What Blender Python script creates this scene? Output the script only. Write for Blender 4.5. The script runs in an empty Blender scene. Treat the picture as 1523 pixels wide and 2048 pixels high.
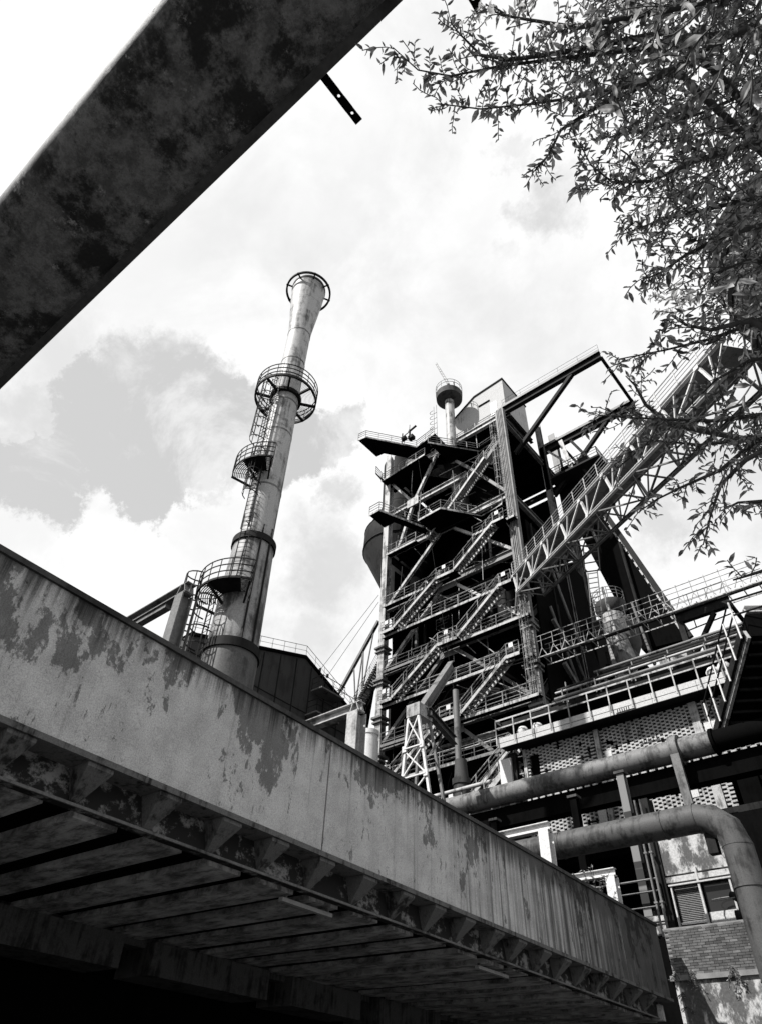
import bpy, math, random
import numpy as np
from mathutils import Vector, Matrix
random.seed(7); rng = np.random.default_rng(7)
C = bpy.context.scene
COL = C.collection

# ------------------------------------------------------------------ camera
FOC = 1350.0; PX, PY = 761.5, 1024.0            # measured on the 1523 x 2048 photograph
CAM = np.array([0, 0, 1.6])
_n = lambda v: np.array(v, float) / np.linalg.norm(v)
UP = _n([71, -1445, FOC]); XW = _n([2111, -1156, -FOC]); XW = _n(XW - UP * (XW @ UP)); YW = np.cross(UP, XW)
ROT = np.array([XW, YW, UP])
cam = bpy.data.cameras.new('camera'); camo = bpy.data.objects.new('camera', cam); COL.objects.link(camo)
cam.sensor_fit = 'VERTICAL'; cam.sensor_height = 36; cam.lens = FOC / 2048 * 36
cam.clip_start = 0.05; cam.clip_end = 3000
r_, u_, b_ = ROT @ [1, 0, 0], ROT @ [0, -1, 0], ROT @ [0, 0, -1]
camo.matrix_world = Matrix(((r_[0], u_[0], b_[0], CAM[0]), (r_[1], u_[1], b_[1], CAM[1]), (r_[2], u_[2], b_[2], CAM[2]), (0, 0, 0, 1)))
C.camera = camo
C.view_settings.view_transform = 'Standard'; C.view_settings.look = 'None'
C.view_settings.exposure = 0.86; C.view_settings.gamma = 1.0; C.view_settings.use_curve_mapping = False

def ray(px, py):
    return _n(ROT @ np.array([px - PX, py - PY, FOC]))
def hit(px, py, ax, val):                        # sight line cut with the plane axis = value
    d = ray(px, py); return CAM + d * ((val - CAM[ax]) / d[ax])
def AX(px, py, x): return hit(px, py, 0, x)
def AY(px, py, y): return hit(px, py, 1, y)
def AZ(px, py, z): return hit(px, py, 2, z)

# ------------------------------------------------------------------ sky and sun
SUN_EL = math.radians(47.5); SUNV = Vector((-0.37, -0.93, 0)).normalized() * math.cos(SUN_EL) + Vector((0, 0, math.sin(SUN_EL)))
W = bpy.data.worlds.new('World'); C.world = W; W.use_nodes = True
nt = W.node_tree; nt.nodes.clear()
def N(t, typ, **kw):
    n = t.nodes.new(typ)
    for k, v in kw.items(): setattr(n, k, v)
    return n
def mathn(t, op, a, b=None, c=None, clamp=False):
    n = N(t, 'ShaderNodeMath', operation=op, use_clamp=clamp)
    for i, v in enumerate((a, b, c)):
        if v is None: continue
        if isinstance(v, (int, float)): n.inputs[i].default_value = v
        else: t.links.new(v, n.inputs[i])
    return n.outputs[0]
def noise(t, vec, scale, detail=6, rough=.55, dist=0.0):
    n = N(t, 'ShaderNodeTexNoise'); n.inputs['Scale'].default_value = scale; n.inputs['Detail'].default_value = detail
    n.inputs['Roughness'].default_value = rough; n.inputs['Distortion'].default_value = dist
    if vec is not None: t.links.new(vec, n.inputs['Vector'])
    return n.outputs['Fac']
def ramp(t, fac, stops, interp='LINEAR'):
    n = N(t, 'ShaderNodeValToRGB'); cr = n.color_ramp; cr.interpolation = interp
    while len(cr.elements) < len(stops): cr.elements.new(.5)
    for e, (p, v) in zip(cr.elements, stops): e.position = p; e.color = (v, v, v, 1)
    t.links.new(fac, n.inputs[0]); return n.outputs[0]
def smooth(t, v, a, b, lo=0., hi=1.):
    n = N(t, 'ShaderNodeMapRange', interpolation_type='SMOOTHSTEP')
    for i, x in enumerate((a, b, lo, hi)): n.inputs[i + 1].default_value = x
    t.links.new(v, n.inputs[0]); return n.outputs[0]
def mixv(t, f, a, b):
    n = N(t, 'ShaderNodeMix', data_type='FLOAT')
    for i, v in enumerate((f, a, b)):
        s = n.inputs[[0, 2, 3][i]]
        if isinstance(v, (int, float)): s.default_value = v
        else: t.links.new(v, s)
    return n.outputs[0]

sky = N(nt, 'ShaderNodeTexSky', sky_type='NISHITA'); sky.sun_disc = False
sky.sun_elevation = SUN_EL; sky.sun_rotation = math.atan2(SUNV.x, SUNV.y)
bw = N(nt, 'ShaderNodeRGBToBW'); nt.links.new(sky.outputs[0], bw.inputs[0])
tc = N(nt, 'ShaderNodeTexCoord')
warp = N(nt, 'ShaderNodeTexNoise'); warp.inputs['Scale'].default_value = 5.0; warp.inputs['Detail'].default_value = 12; warp.inputs['Roughness'].default_value = .70
nt.links.new(tc.outputs['Generated'], warp.inputs['Vector'])
sub = N(nt, 'ShaderNodeVectorMath', operation='SUBTRACT'); sub.inputs[1].default_value = (.5, .5, .5); nt.links.new(warp.outputs['Color'], sub.inputs[0])
scl = N(nt, 'ShaderNodeVectorMath', operation='SCALE'); scl.inputs['Scale'].default_value = .24; nt.links.new(sub.outputs[0], scl.inputs[0])
addv = N(nt, 'ShaderNodeVectorMath', operation='ADD'); nt.links.new(scl.outputs[0], addv.inputs[0]); nt.links.new(tc.outputs['Generated'], addv.inputs[1])
gap = None                                        # openings between the clouds, by direction
for (x, y, rad, wgt, soft) in [(330, 770, 140, 1, .3), (230, 850, 140, 1, .2), (10, 830, 100, .7, .5), (70, 960, 110, 1, .2), (430, 850, 130, 1, .2), (560, 900, 110, 1, .2), (300, 930, 100, 1, .15),
                               (655, 880, 70, .9, .3), (120, 690, 110, .45, .9), (640, 1130, 90, .7, .8), (690, 1000, 50, .7, .7), (1100, 400, 75, .75, .8),
                               (1010, 505, 45, .45, .8), (1030, 285, 55, .5, .7), (1400, 960, 150, .55, .9), (1310, 1050, 70, .7, .8),
                               (680, 500, 300, .36, 1), (1050, 640, 260, .3, 1), (880, 300, 300, .26, 1), (640, 1260, 70, .5, .8), (-300, 900, 260, .9, .6),
                               (1800, 900, 300, .8, .7), (1900, 200, 260, .7, .7), (600, -700, 350, .8, .7), (-500, 100, 300, .7, .7)]:
    d = ray(x, y); cosang = d @ (ROT @ [0, 0, 1]); R_ = rad / FOC * cosang
    ds = N(nt, 'ShaderNodeVectorMath', operation='DISTANCE'); nt.links.new(addv.outputs[0], ds.inputs[0]); ds.inputs[1].default_value = tuple(d)
    m = smooth(nt, ds.outputs['Value'], R_ * (1 + soft * .5), R_ * (1 - soft * .8), 0, wgt)
    gap = m if gap is None else mathn(nt, 'MAXIMUM', gap, m)
fine = noise(nt, tc.outputs['Generated'], 6, 12, .68, .3)
gap2 = mathn(nt, 'MULTIPLY', gap, smooth(nt, fine, .34, .56, .45, 1.05), clamp=True)
cl = mathn(nt, 'MULTIPLY', smooth(nt, noise(nt, tc.outputs['Generated'], 3.6, 10, .62, .4), .36, .60, .94, 1.10), 10.0)   # sunlit cloud
hz = mathn(nt, 'ADD', mathn(nt, 'MULTIPLY', bw.outputs[0], .35), 5.95)                                             # blue sky through thin haze
val = mixv(nt, gap2, cl, hz)
bg = N(nt, 'ShaderNodeBackground'); bg.inputs['Strength'].default_value = 0.055; nt.links.new(val, bg.inputs[0])
wo = N(nt, 'ShaderNodeOutputWorld'); nt.links.new(bg.outputs[0], wo.inputs[0])
sl = bpy.data.lights.new('sun', 'SUN'); sl.energy = 5.0; sl.angle = math.radians(.53); sl.color = (1, .985, .965)
so = bpy.data.objects.new('sun', sl); COL.objects.link(so); so.rotation_euler = SUNV.to_track_quat('Z', 'Y').to_euler(); so.location = (0, 0, 90)

# ------------------------------------------------------------------ materials
def newmat(name, rough=.7, metal=0.0):
    m = bpy.data.materials.new(name); m.use_nodes = True; t = m.node_tree; b = t.nodes['Principled BSDF']
    b.inputs['Roughness'].default_value = rough; b.inputs['Metallic'].default_value = metal
    b.inputs['Specular IOR Level'].default_value = .18
    return m, t, b
def pos(t, sc=(1, 1, 1)):
    g = N(t, 'ShaderNodeNewGeometry'); mp = N(t, 'ShaderNodeMapping'); mp.inputs['Scale'].default_value = sc
    t.links.new(g.outputs['Position'], mp.inputs['Vector']); return mp.outputs[0]
def bump(t, b, h, s, d=.02):
    n = N(t, 'ShaderNodeBump'); n.inputs['Strength'].default_value = s; n.inputs['Distance'].default_value = d
    t.links.new(h, n.inputs['Height']); t.links.new(n.outputs[0], b.inputs['Normal'])
def worn(name, base, dark, amount=.5, scale=1.2, rough=.6, streak=True, bmp=.15, metal=0.0):
    """painted or bare metal with rust blotches and vertical run marks"""
    m, t, b = newmat(name, rough, metal)
    a = noise(t, pos(t), scale, 8, .65, .3)
    s = noise(t, pos(t, (3.2, 3.2, .28)), scale * 1.5, 6, .6) if streak else noise(t, pos(t), scale * 5, 5, .6)
    mix = mathn(t, 'ADD', mathn(t, 'MULTIPLY', a, .6), mathn(t, 'MULTIPLY', s, .4))
    k = smooth(t, mix, .62 - amount * .25, .68 - amount * .12)
    f = noise(t, pos(t), scale * 22, 4, .6)
    v = mathn(t, 'MULTIPLY', mixv(t, k, base, dark), smooth(t, f, .2, .8, .72, 1.28))
    t.links.new(v, b.inputs['Base Color']); bump(t, b, mix, bmp)
    return m
def flat(name, v, rough=.6, var=.25, scale=2.0):
    m, t, b = newmat(name, rough)
    a = noise(t, pos(t), scale, 6, .6); f = noise(t, pos(t), scale * 14, 3, .6)
    x = mathn(t, 'MULTIPLY', mathn(t, 'MULTIPLY', smooth(t, a, .3, .7, 1 - var, 1 + var), smooth(t, f, .2, .8, .88, 1.12)), v)
    t.links.new(x, b.inputs['Base Color']); return m
WHITE = worn('white_paint', .45, .16, .25, .9, .5)
PALE = worn('pale_grey_paint', .30, .05, .62, .8, .55)
STEEL = worn('grey_steel', .12, .03, .5, .9, .55)
DARK = worn('dark_steel', .013, .005, .6, 1.0, .7)
BLACKST = worn('near_black_steel', .0025, .0015, .6, 1.0, .9)  # near-black; the depth of shadowed interiors and undersides is put into the colour
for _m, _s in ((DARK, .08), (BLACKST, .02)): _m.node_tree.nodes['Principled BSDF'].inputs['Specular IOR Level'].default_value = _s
RUST = worn('rusty_plate', .045, .015, .55, .7, .75)
PIPE2M = worn('dull_pipe_paint', .055, .018, .62, 1.6, .6)
PIPEM = worn('pipe_paint', .12, .04, .66, 1.4, .6)
CHIM = worn('chimney_plate', .30, .07, .62, .8, .5)
CHIM2 = worn('chimney_sleeve_plate', .22, .04, .72, .8, .5)
CHIMB = worn('chimney_base_plate', .07, .02, .55, .6, .5)
CLAD = worn('shed_cladding', .035, .02, .5, .5, .6)
RENDER = worn('old_render', .42, .22, .35, .7, .8, bmp=.25)
MORTAR = flat('mortar', .15, .9, .2, 3)
BRICK = flat('dark_brick', .075, .85, .35, 2.2)
LBRICK = worn('open_brick', .32, .10, .55, 1.6, .85)
BANK = flat('slag_bank', .02, .95, .4, 1.2)
GROUND = flat('ground_gravel', .11, .95, .4, 1.2)
TREAD = flat('stair_tread', .16, .6, .2)
GLASS, gt, gb = newmat('window_glass', .08); gb.inputs['Base Color'].default_value = (.02, .02, .02, 1)
BARK = flat('bark', .05, .9, .4, 6)
LAMPM = flat('lamp_plastic', .28, .4, .15, 3)

def concrete(name, light, dark, run0, run1, patch=.55, seed=0.0):
    """render-coated concrete: peeled patches with ragged edges, runs of soot, more of them toward the far end"""
    m, t, b = newmat(name, .88)
    g = N(t, 'ShaderNodeNewGeometry'); sx = N(t, 'ShaderNodeSeparateXYZ'); t.links.new(g.outputs['Position'], sx.inputs[0])
    big = noise(t, pos(t, (.9, .9, .6)), .95, 14, .70, .08)
    hi = smooth(t, sx.outputs[2], 5.1, 6.7, -.035, .05)
    big = mathn(t, 'ADD', big, hi)
    k = mathn(t, 'MULTIPLY', smooth(t, big, patch + .03, patch + .055), .85)
    mid = noise(t, pos(t, (2.4, 2.4, .8)), 1.9, 12, .72, .1); k2 = mathn(t, 'MULTIPLY', smooth(t, mid, patch + .07, patch + .10), .8)
    spk = noise(t, pos(t, (1, 1, .7)), 9, 8, .75); k2 = mathn(t, 'MAXIMUM', k2, mathn(t, 'MULTIPLY', smooth(t, spk, .62, .68), .55))
    peel = mathn(t, 'MAXIMUM', k, k2)
    run = noise(t, pos(t, (1, 5.0, .14)), 1.3, 12, .70)
    along = smooth(t, sx.outputs[1], run0, run1, -.02, .36)
    topb = smooth(t, sx.outputs[2], 6.2, 6.95, 0, .24)
    streak = smooth(t, mathn(t, 'ADD', mathn(t, 'ADD', run, along), topb), .53, .84)
    grain = noise(t, pos(t), 55, 3, .8); tint = noise(t, pos(t), 2.3, 6, .6)
    v = mixv(t, peel, light, dark)
    v = mathn(t, 'MULTIPLY', v, mixv(t, streak, 1.0, .17))
    v = mathn(t, 'MULTIPLY', v, mathn(t, 'MULTIPLY', smooth(t, grain, .3, .7, .72, 1.28), smooth(t, tint, .3, .7, .85, 1.12)))
    t.links.new(v, b.inputs['Base Color'])
    bump(t, b, mathn(t, 'SUBTRACT', mathn(t, 'MULTIPLY', grain, .12), peel), .35, .012)
    return m
CONC = concrete('bridge_render', .38, .095, 8, 23, .525)
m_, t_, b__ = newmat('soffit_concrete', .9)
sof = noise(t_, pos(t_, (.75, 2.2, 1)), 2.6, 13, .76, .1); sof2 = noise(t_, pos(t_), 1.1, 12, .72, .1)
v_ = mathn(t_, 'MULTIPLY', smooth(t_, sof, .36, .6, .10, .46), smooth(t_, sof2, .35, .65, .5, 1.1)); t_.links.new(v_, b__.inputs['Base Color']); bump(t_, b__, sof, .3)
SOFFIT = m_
m_, t_, b__ = newmat('stained_concrete', .9)
q1 = noise(t_, pos(t_, (1.5, 1.5, .75)), 1.5, 12, .72, .08); q2 = noise(t_, pos(t_), 16, 5, .7)
v_ = mathn(t_, 'MULTIPLY', smooth(t_, q1, .46, .58, .07, .34), smooth(t_, q2, .3, .7, .75, 1.2)); t_.links.new(v_, b__.inputs['Base Color']); bump(t_, b__, q1, .4)
STAINED = m_
m_, t_, b__ = newmat('corroded_pipe', .7)                     # black scale, flat rust and lime flakes
w1 = noise(t_, pos(t_), 1.7, 14, .76, .05); w2 = noise(t_, pos(t_), 2.9, 12, .76, .1); w3 = noise(t_, pos(t_), 38, 6, .75)
scale_ = smooth(t_, w1, .45, .57); flake = mathn(t_, 'MULTIPLY', smooth(t_, w2, .57, .64), smooth(t_, noise(t_, pos(t_), 11, 8, .8), .48, .58)); pit = smooth(t_, w3, .58, .66)
w4 = noise(t_, pos(t_), 5.5, 14, .8); v_ = mixv(t_, smooth(t_, w4, .40, .60), .065, .15); v_ = mixv(t_, scale_, v_, .016); v_ = mixv(t_, flake, v_, .30); v_ = mixv(t_, pit, v_, .02)
v_ = mathn(t_, 'MULTIPLY', v_, smooth(t_, w3, .3, .7, .75, 1.25)); t_.links.new(v_, b__.inputs['Base Color']); bump(t_, b__, mathn(t_, 'ADD', w1, flake), .5)
CORR = m_
def leafmat(name, v):
    m, t, b = newmat(name, .42); b.inputs['Specular IOR Level'].default_value = .5
    oi = N(t, 'ShaderNodeObjectInfo'); f = noise(t, pos(t), 19, 2, .5)
    x = mathn(t, 'MULTIPLY', smooth(t, f, .32, .68, .22, 2.0), v); t.links.new(x, b.inputs['Base Color'])
    tr = N(t, 'ShaderNodeBsdfTranslucent'); t.links.new(mathn(t, 'MULTIPLY', x, 1.8), tr.inputs[0])
    mx = N(t, 'ShaderNodeMixShader'); mx.inputs[0].default_value = .45
    out = t.nodes['Material Output']; t.links.new(b.outputs[0], mx.inputs[1]); t.links.new(tr.outputs[0], mx.inputs[2]); t.links.new(mx.outputs[0], out.inputs[0]); return m
LEAF = leafmat('leaf', .13)
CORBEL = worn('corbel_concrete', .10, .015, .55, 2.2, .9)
FASC = worn('fascia_paint', .33, .2, .2, .9, .5)
DKCONC = worn('dark_concrete', .07, .015, .6, 1.6, .9)  # darker concrete for the rear beam and bearing blocks

# ------------------------------------------------------------------ builders
V = lambda *a: Vector(a) if len(a) > 1 else Vector(tuple(a[0]))
class MB:
    def __init__(s): s.v = []; s.f = []
    def add(s, vs, fs):
        o = len(s.v); s.v += [tuple(x) for x in vs]; s.f += [tuple(i + o for i in f) for f in fs]
    def obox(s, c, a, b, d):
        c, a, b, d = V(c), V(a), V(b), V(d)
        vs = [c + a * i + b * j + d * k for k in (-1, 1) for j in (-1, 1) for i in (-1, 1)]
        s.add(vs, [(0, 2, 3, 1), (4, 5, 7, 6), (0, 1, 5, 4), (2, 6, 7, 3), (0, 4, 6, 2), (1, 3, 7, 5)])
    def box(s, x0, x1, y0, y1, z0, z1):
        s.obox(((x0 + x1) / 2, (y0 + y1) / 2, (z0 + z1) / 2), ((x1 - x0) / 2, 0, 0), (0, (y1 - y0) / 2, 0), (0, 0, (z1 - z0) / 2))
    def frame(s, a, b, up):
        d = (V(b) - V(a)); L = d.length; d = d / L; up = V(up)
        if abs(d.dot(up.normalized())) > .995: up = V(0, 1, 0) if abs(d.y) < .9 else V(1, 0, 0)
        sd = d.cross(up).normalized(); return d, sd, sd.cross(d).normalized(), L
    def bar(s, a, b, w, h, up=(0, 0, 1)):
        d, sd, u, L = s.frame(a, b, up); s.obox((V(a) + V(b)) / 2, d * L / 2, sd * w / 2, u * h / 2)
    def ibeam(s, a, b, w, h, up=(0, 0, 1), t=.03):
        d, sd, u, L = s.frame(a, b, up); c = (V(a) + V(b)) / 2
        s.obox(c + u * (h / 2 - t / 2), d * L / 2, sd * w / 2, u * t / 2); s.obox(c - u * (h / 2 - t / 2), d * L / 2, sd * w / 2, u * t / 2)
        s.obox(c, d * L / 2 * .998, sd * t / 2, u * (h / 2 - t * 1.01))
    def tube(s, a, b, r, n=6, r2=None):
        d, sd, u, L = s.frame(a, b, (0, 0, 1)); r2 = r if r2 is None else r2
        vs = [V(p) + (sd * math.cos(i * 2 * math.pi / n) + u * math.sin(i * 2 * math.pi / n)) * q for p, q in ((a, r), (b, r2)) for i in range(n)]
        s.add(vs, [(i, (i + 1) % n, n + (i + 1) % n, n + i) for i in range(n)] + [tuple(range(n - 1, -1, -1)), tuple(range(n, 2 * n))])
    def pipe(s, pts, r, n=24):
        pts = [V(p) for p in pts]; rs = r if isinstance(r, (list, tuple)) else [r] * len(pts); rings = []; u = None
        for i, p in enumerate(pts):
            d = ((pts[min(i + 1, len(pts) - 1)] - pts[max(i - 1, 0)])).normalized()
            if u is None: u = V(0, 0, 1) if abs(d.z) < .95 else V(0, 1, 0)
            sd = d.cross(u).normalized(); u = sd.cross(d).normalized()
            k = 1.0
            if 0 < i < len(pts) - 1: k = 1 / max(.5, math.cos((pts[i + 1] - p).angle(p - pts[i - 1]) / 2))
            rings.append([p + (sd * math.cos(j * 2 * math.pi / n) + u * math.sin(j * 2 * math.pi / n)) * rs[i] * (1 + (k - 1) * .5) for j in range(n)])
        vs = [x for rg in rings for x in rg]; m = len(pts)
        s.add(vs, [(i * n + j, i * n + (j + 1) % n, (i + 1) * n + (j + 1) % n, (i + 1) * n + j) for i in range(m - 1) for j in range(n)] + [tuple(range(n - 1, -1, -1)), tuple(range((m - 1) * n, m * n))])
    def lathe(s, prof, c, n=40, a0=0, a1=2 * math.pi, caps=True):
        full = abs(a1 - a0 - 2 * math.pi) < 1e-6; k = n if full else n + 1
        vs = [(c[0] + r * math.cos(a0 + (a1 - a0) * j / n), c[1] + r * math.sin(a0 + (a1 - a0) * j / n), z) for r, z in prof for j in range(k)]
        m = len(prof)
        s.add(vs, [(i * k + j, i * k + (j + 1) % k, (i + 1) * k + (j + 1) % k, (i + 1) * k + j) for i in range(m - 1) for j in range(n)])
        if caps and full: s.f += [tuple(len(s.v) - m * k + j for j in range(k - 1, -1, -1)), tuple(len(s.v) - k + j for j in range(k))]
    def prism(s, poly, z0, z1):
        n = len(poly); A = sum(poly[i][0] * poly[(i + 1) % n][1] - poly[(i + 1) % n][0] * poly[i][1] for i in range(n))
        if A < 0: poly = poly[::-1]
        s.add([(p[0], p[1], z0) for p in poly] + [(p[0], p[1], z1) for p in poly],
              [tuple(range(n - 1, -1, -1)), tuple(range(n, 2 * n))] + [(i, (i + 1) % n, n + (i + 1) % n, n + i) for i in range(n)])
    def slab(s, quad, vec):                       # a polygon in space given thickness
        n = len(quad); q = [V(p) for p in quad]
        s.add(q + [p + V(vec) for p in q], [tuple(range(n - 1, -1, -1)), tuple(range(n, 2 * n))] + [(i, (i + 1) % n, n + (i + 1) % n, n + i) for i in range(n)])
    def rail(s, pts, h=1.1, sp=1.5, r=.04, mids=(.35, .68), toe=True):
        pts = [V(p) for p in pts]; up = V(0, 0, h)
        for a, b in zip(pts[:-1], pts[1:]):
            L = (b - a).length; k = max(1, round(L / sp))
            for i in range(k + 1):
                p = a.lerp(b, i / k); s.tube(p, p + up, r, 4)
            s.tube(a + up, b + up, r, 5)
            for m in mids: s.tube(a + up * m, b + up * m, r * .75, 4)
            if toe: s.bar(a + V(0, 0, .09), b + V(0, 0, .09), .015, .16)
def mesh_of(name, mb, base, mat, sm=None):
    me = bpy.data.meshes.new(name); bx, by, bz = base
    me.from_pydata([(x - bx, y - by, z - bz) for x, y, z in mb.v], [], mb.f); me.materials.append(mat); me.update()
    if sm:
        me.shade_smooth(); me.set_sharp_from_angle(angle=math.radians(sm))
    return me
def root_of(o):
    while o.parent: o = o.parent
    return o
def tag(o, label=None, cat=None, group=None, kind=None):
    for k, v in (('label', label), ('category', cat), ('group', group), ('kind', kind)):
        if v: o[k] = v
    return o
def thing(name, label, cat, loc, group=None):
    o = bpy.data.objects.new(name, None); COL.objects.link(o); o.location = tuple(loc); o.empty_display_size = .2
    return tag(o, label, cat, group)
def part(name, mb, mat, parent, sm=None, label=None, kind=None):
    if name in ('treads', 'rungs', 'track_brackets', 'floor_grating'): kind = 'stuff'
    rt = root_of(parent); o = bpy.data.objects.new(name, mesh_of(name, mb, rt.location, mat, sm)); COL.objects.link(o); o.parent = parent
    return tag(o, label, kind=kind)
def solo(name, mb, mat, loc, sm=None, **kw):
    o = bpy.data.objects.new(name, mesh_of(name, mb, loc, mat, sm)); COL.objects.link(o); o.location = tuple(loc); return tag(o, **kw)
def copy_tree(o, parent=None):
    kids = list(o.children); c = o.copy(); COL.objects.link(c); c.parent = parent
    for k in kids: copy_tree(k, c)
    return c
exec_parts = []
# ------------------------------------------------------------------ ground
mb = MB(); mb.add([(-900, -900, 0), (900, -900, 0), (900, 900, 0), (-900, 900, 0)], [(0, 1, 2, 3)])
solo('ground', mb, GROUND, (0, 0, 0), kind='structure')
mb = MB(); mb.prism([(-16.2, 25.6), (60, 25.6), (60, 400), (-400, 400), (-400, -60), (-16.2, -60)], .004, 6.7)
solo('plateau', mb, BANK, (-60, 60, 0.004), kind='structure')

# ------------------------------------------------------------------ bridge
BD = Vector((-.0531, .9986, 0)); NB = Vector((-.9986, -.0531, 0))
def B(s, t, z): return BD * s + NB * t + Vector((0, 0, z))
def Bhit(px, py, t):
    d = Vector(tuple(ray(px, py))); c = Vector(tuple(CAM)); k = (NB * t - c).dot(NB) / d.dot(NB); return c + d * k
S0, S1 = -9.0, 24.75
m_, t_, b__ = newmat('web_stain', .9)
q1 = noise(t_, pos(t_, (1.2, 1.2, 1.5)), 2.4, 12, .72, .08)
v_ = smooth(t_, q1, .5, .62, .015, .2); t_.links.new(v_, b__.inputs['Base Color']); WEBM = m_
bridge = thing('concrete_bridge', 'long concrete bridge with peeling render crossing the lower half of the picture', 'bridge', tuple(B(8, 9, 0)))
def bbox(mb, s0, s1, t0, t1, z0, z1):
    mb.obox(B((s0 + s1) / 2, (t0 + t1) / 2, (z0 + z1) / 2), BD * (s1 - s0) / 2, NB * (t1 - t0) / 2, (0, 0, (z1 - z0) / 2))
js = [S0, 8.80, 14.74, 19.6, S1]
for i in range(4):
    mb = MB(); bbox(mb, js[i] + .018, js[i + 1] - .018, 8.0, 8.26, 5.03, 6.90)
    part('parapet_panel', mb, CONC, bridge)
mb = MB(); bbox(mb, S0, S1 - .05, 8.05, 8.24, 5.06, 6.88); part('joint_filler', mb, BLACKST, bridge)
mb = MB(); bbox(mb, S0, S1, 7.955, 8.36, 6.903, 6.985); part('coping', mb, RUST, bridge)
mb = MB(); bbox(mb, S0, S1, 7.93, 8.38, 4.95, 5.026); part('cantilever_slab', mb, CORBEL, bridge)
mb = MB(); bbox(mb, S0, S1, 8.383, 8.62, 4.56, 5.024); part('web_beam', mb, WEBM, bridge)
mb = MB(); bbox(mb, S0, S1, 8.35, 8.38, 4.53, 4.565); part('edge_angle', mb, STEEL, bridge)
# corbels under the cantilever
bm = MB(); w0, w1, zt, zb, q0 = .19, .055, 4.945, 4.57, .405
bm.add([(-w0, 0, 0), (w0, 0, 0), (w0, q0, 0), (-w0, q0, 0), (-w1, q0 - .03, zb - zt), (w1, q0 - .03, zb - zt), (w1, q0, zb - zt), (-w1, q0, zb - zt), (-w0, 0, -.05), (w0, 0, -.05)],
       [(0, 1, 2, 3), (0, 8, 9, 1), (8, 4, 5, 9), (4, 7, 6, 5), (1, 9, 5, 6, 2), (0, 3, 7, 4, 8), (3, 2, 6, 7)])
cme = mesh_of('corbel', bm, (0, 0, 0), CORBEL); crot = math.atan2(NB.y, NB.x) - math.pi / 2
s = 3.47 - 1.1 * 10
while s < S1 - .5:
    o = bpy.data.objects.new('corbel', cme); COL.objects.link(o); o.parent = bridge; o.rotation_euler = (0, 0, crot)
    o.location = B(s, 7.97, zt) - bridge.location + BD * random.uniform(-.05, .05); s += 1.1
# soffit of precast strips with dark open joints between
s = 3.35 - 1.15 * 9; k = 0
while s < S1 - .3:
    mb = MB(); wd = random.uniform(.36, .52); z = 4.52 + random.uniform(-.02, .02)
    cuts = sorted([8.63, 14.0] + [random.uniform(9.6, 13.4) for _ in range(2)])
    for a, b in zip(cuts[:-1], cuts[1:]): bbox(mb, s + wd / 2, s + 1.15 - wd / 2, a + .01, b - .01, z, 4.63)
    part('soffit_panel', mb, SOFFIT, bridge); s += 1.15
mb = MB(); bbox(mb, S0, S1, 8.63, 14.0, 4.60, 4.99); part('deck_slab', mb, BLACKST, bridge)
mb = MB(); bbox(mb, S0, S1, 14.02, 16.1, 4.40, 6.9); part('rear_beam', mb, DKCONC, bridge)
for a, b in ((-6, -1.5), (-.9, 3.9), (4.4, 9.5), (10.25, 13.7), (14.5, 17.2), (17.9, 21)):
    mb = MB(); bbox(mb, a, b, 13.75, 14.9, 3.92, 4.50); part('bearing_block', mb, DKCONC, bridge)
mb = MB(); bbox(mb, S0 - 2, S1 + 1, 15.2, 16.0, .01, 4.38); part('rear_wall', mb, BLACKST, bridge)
mb = MB(); bbox(mb, S1 - .28, S1 - .02, 8.28, 14, 4.5, 4.88); part('end_beam', mb, SOFFIT, bridge)
# two strip lamps under the bridge
for i, (sa, sb, tt, lab) in enumerate(((8.75, 10.0, 8.75, 'slim tube lamp under the bridge soffit, the nearer of two'), (14.9, 16.2, 8.8, 'slim tube lamp under the bridge soffit, far one near the wall end'))):
    mb = MB(); mb.obox(B((sa + sb) / 2, tt, 4.42), BD * (sb - sa) / 2, NB * .045, (0, 0, .03))
    l = thing('tube_lamp', lab, 'lamp', tuple(B((sa + sb) / 2, tt, 4.5)), 'tube lamps under the bridge'); part('lamp_body', mb, LAMPM, l)
    mb = MB()
    for q in (sa + .1, sb - .1): mb.obox(B(q, tt, 4.475), BD * .02, NB * .03, (0, 0, .025))
    part('bracket', mb, STEEL, l)

# ------------------------------------------------------------------ portal frames over the bridge
def portal(pxtop, y, ztop, lower, label, white):
    X0 = -9.45; mat = white
    t = thing('portal_frame', label, 'steel frame', (X0, y, 6.9), 'steel portal frames over the bridge deck')
    mb = MB(); w = .24 if lower else .30
    mb.ibeam((X0, y, 6.7), (X0, y, ztop - .24), w, w, (0, 1, 0), .025); part('post', mb, mat, t)
    mb = MB(); mb.ibeam((X0 + .15, y, ztop - .11), (-15.6, y, ztop - .11), .2, .22, (0, 0, 1), .022); part('cross_beam', mb, mat, t)
    mb = MB(); mb.ibeam((-15.6, y, 6.7), (-15.6, y, ztop - .24), w, w, (0, 1, 0), .025); part('post', mb, mat, t)
    mb = MB()
    for sx in (-1, 1): mb.bar((X0 + sx * .13, y, ztop - .24), (X0 + sx * .05, y, ztop), .02, .2, (0, 1, 0))
    if not white is WHITE: part('gusset', mb, mat, t)
    if lower:
        mb = MB(); q = AY(338, 1212, y); mb.bar((q[0], y, q[2]), (-15.4, y, q[2]), .13, .12); part('tie_beam', mb, mat, t)
portal(375, 5.25, 9.02, True, 'grey steel portal frame nearest, alone left of the chimney base', STEEL)
portal(715, 10.05, 8.66, False, 'pale steel portal frame beside the white tank in front of the tower', PALE)
portal(1092, 18.0, 8.34, False, 'white steel portal frame crossing the lower pipe', WHITE)
portal(1225, 21.9, 8.06, False, 'white steel portal frame farthest along the bridge, by the shrub', WHITE)

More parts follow.
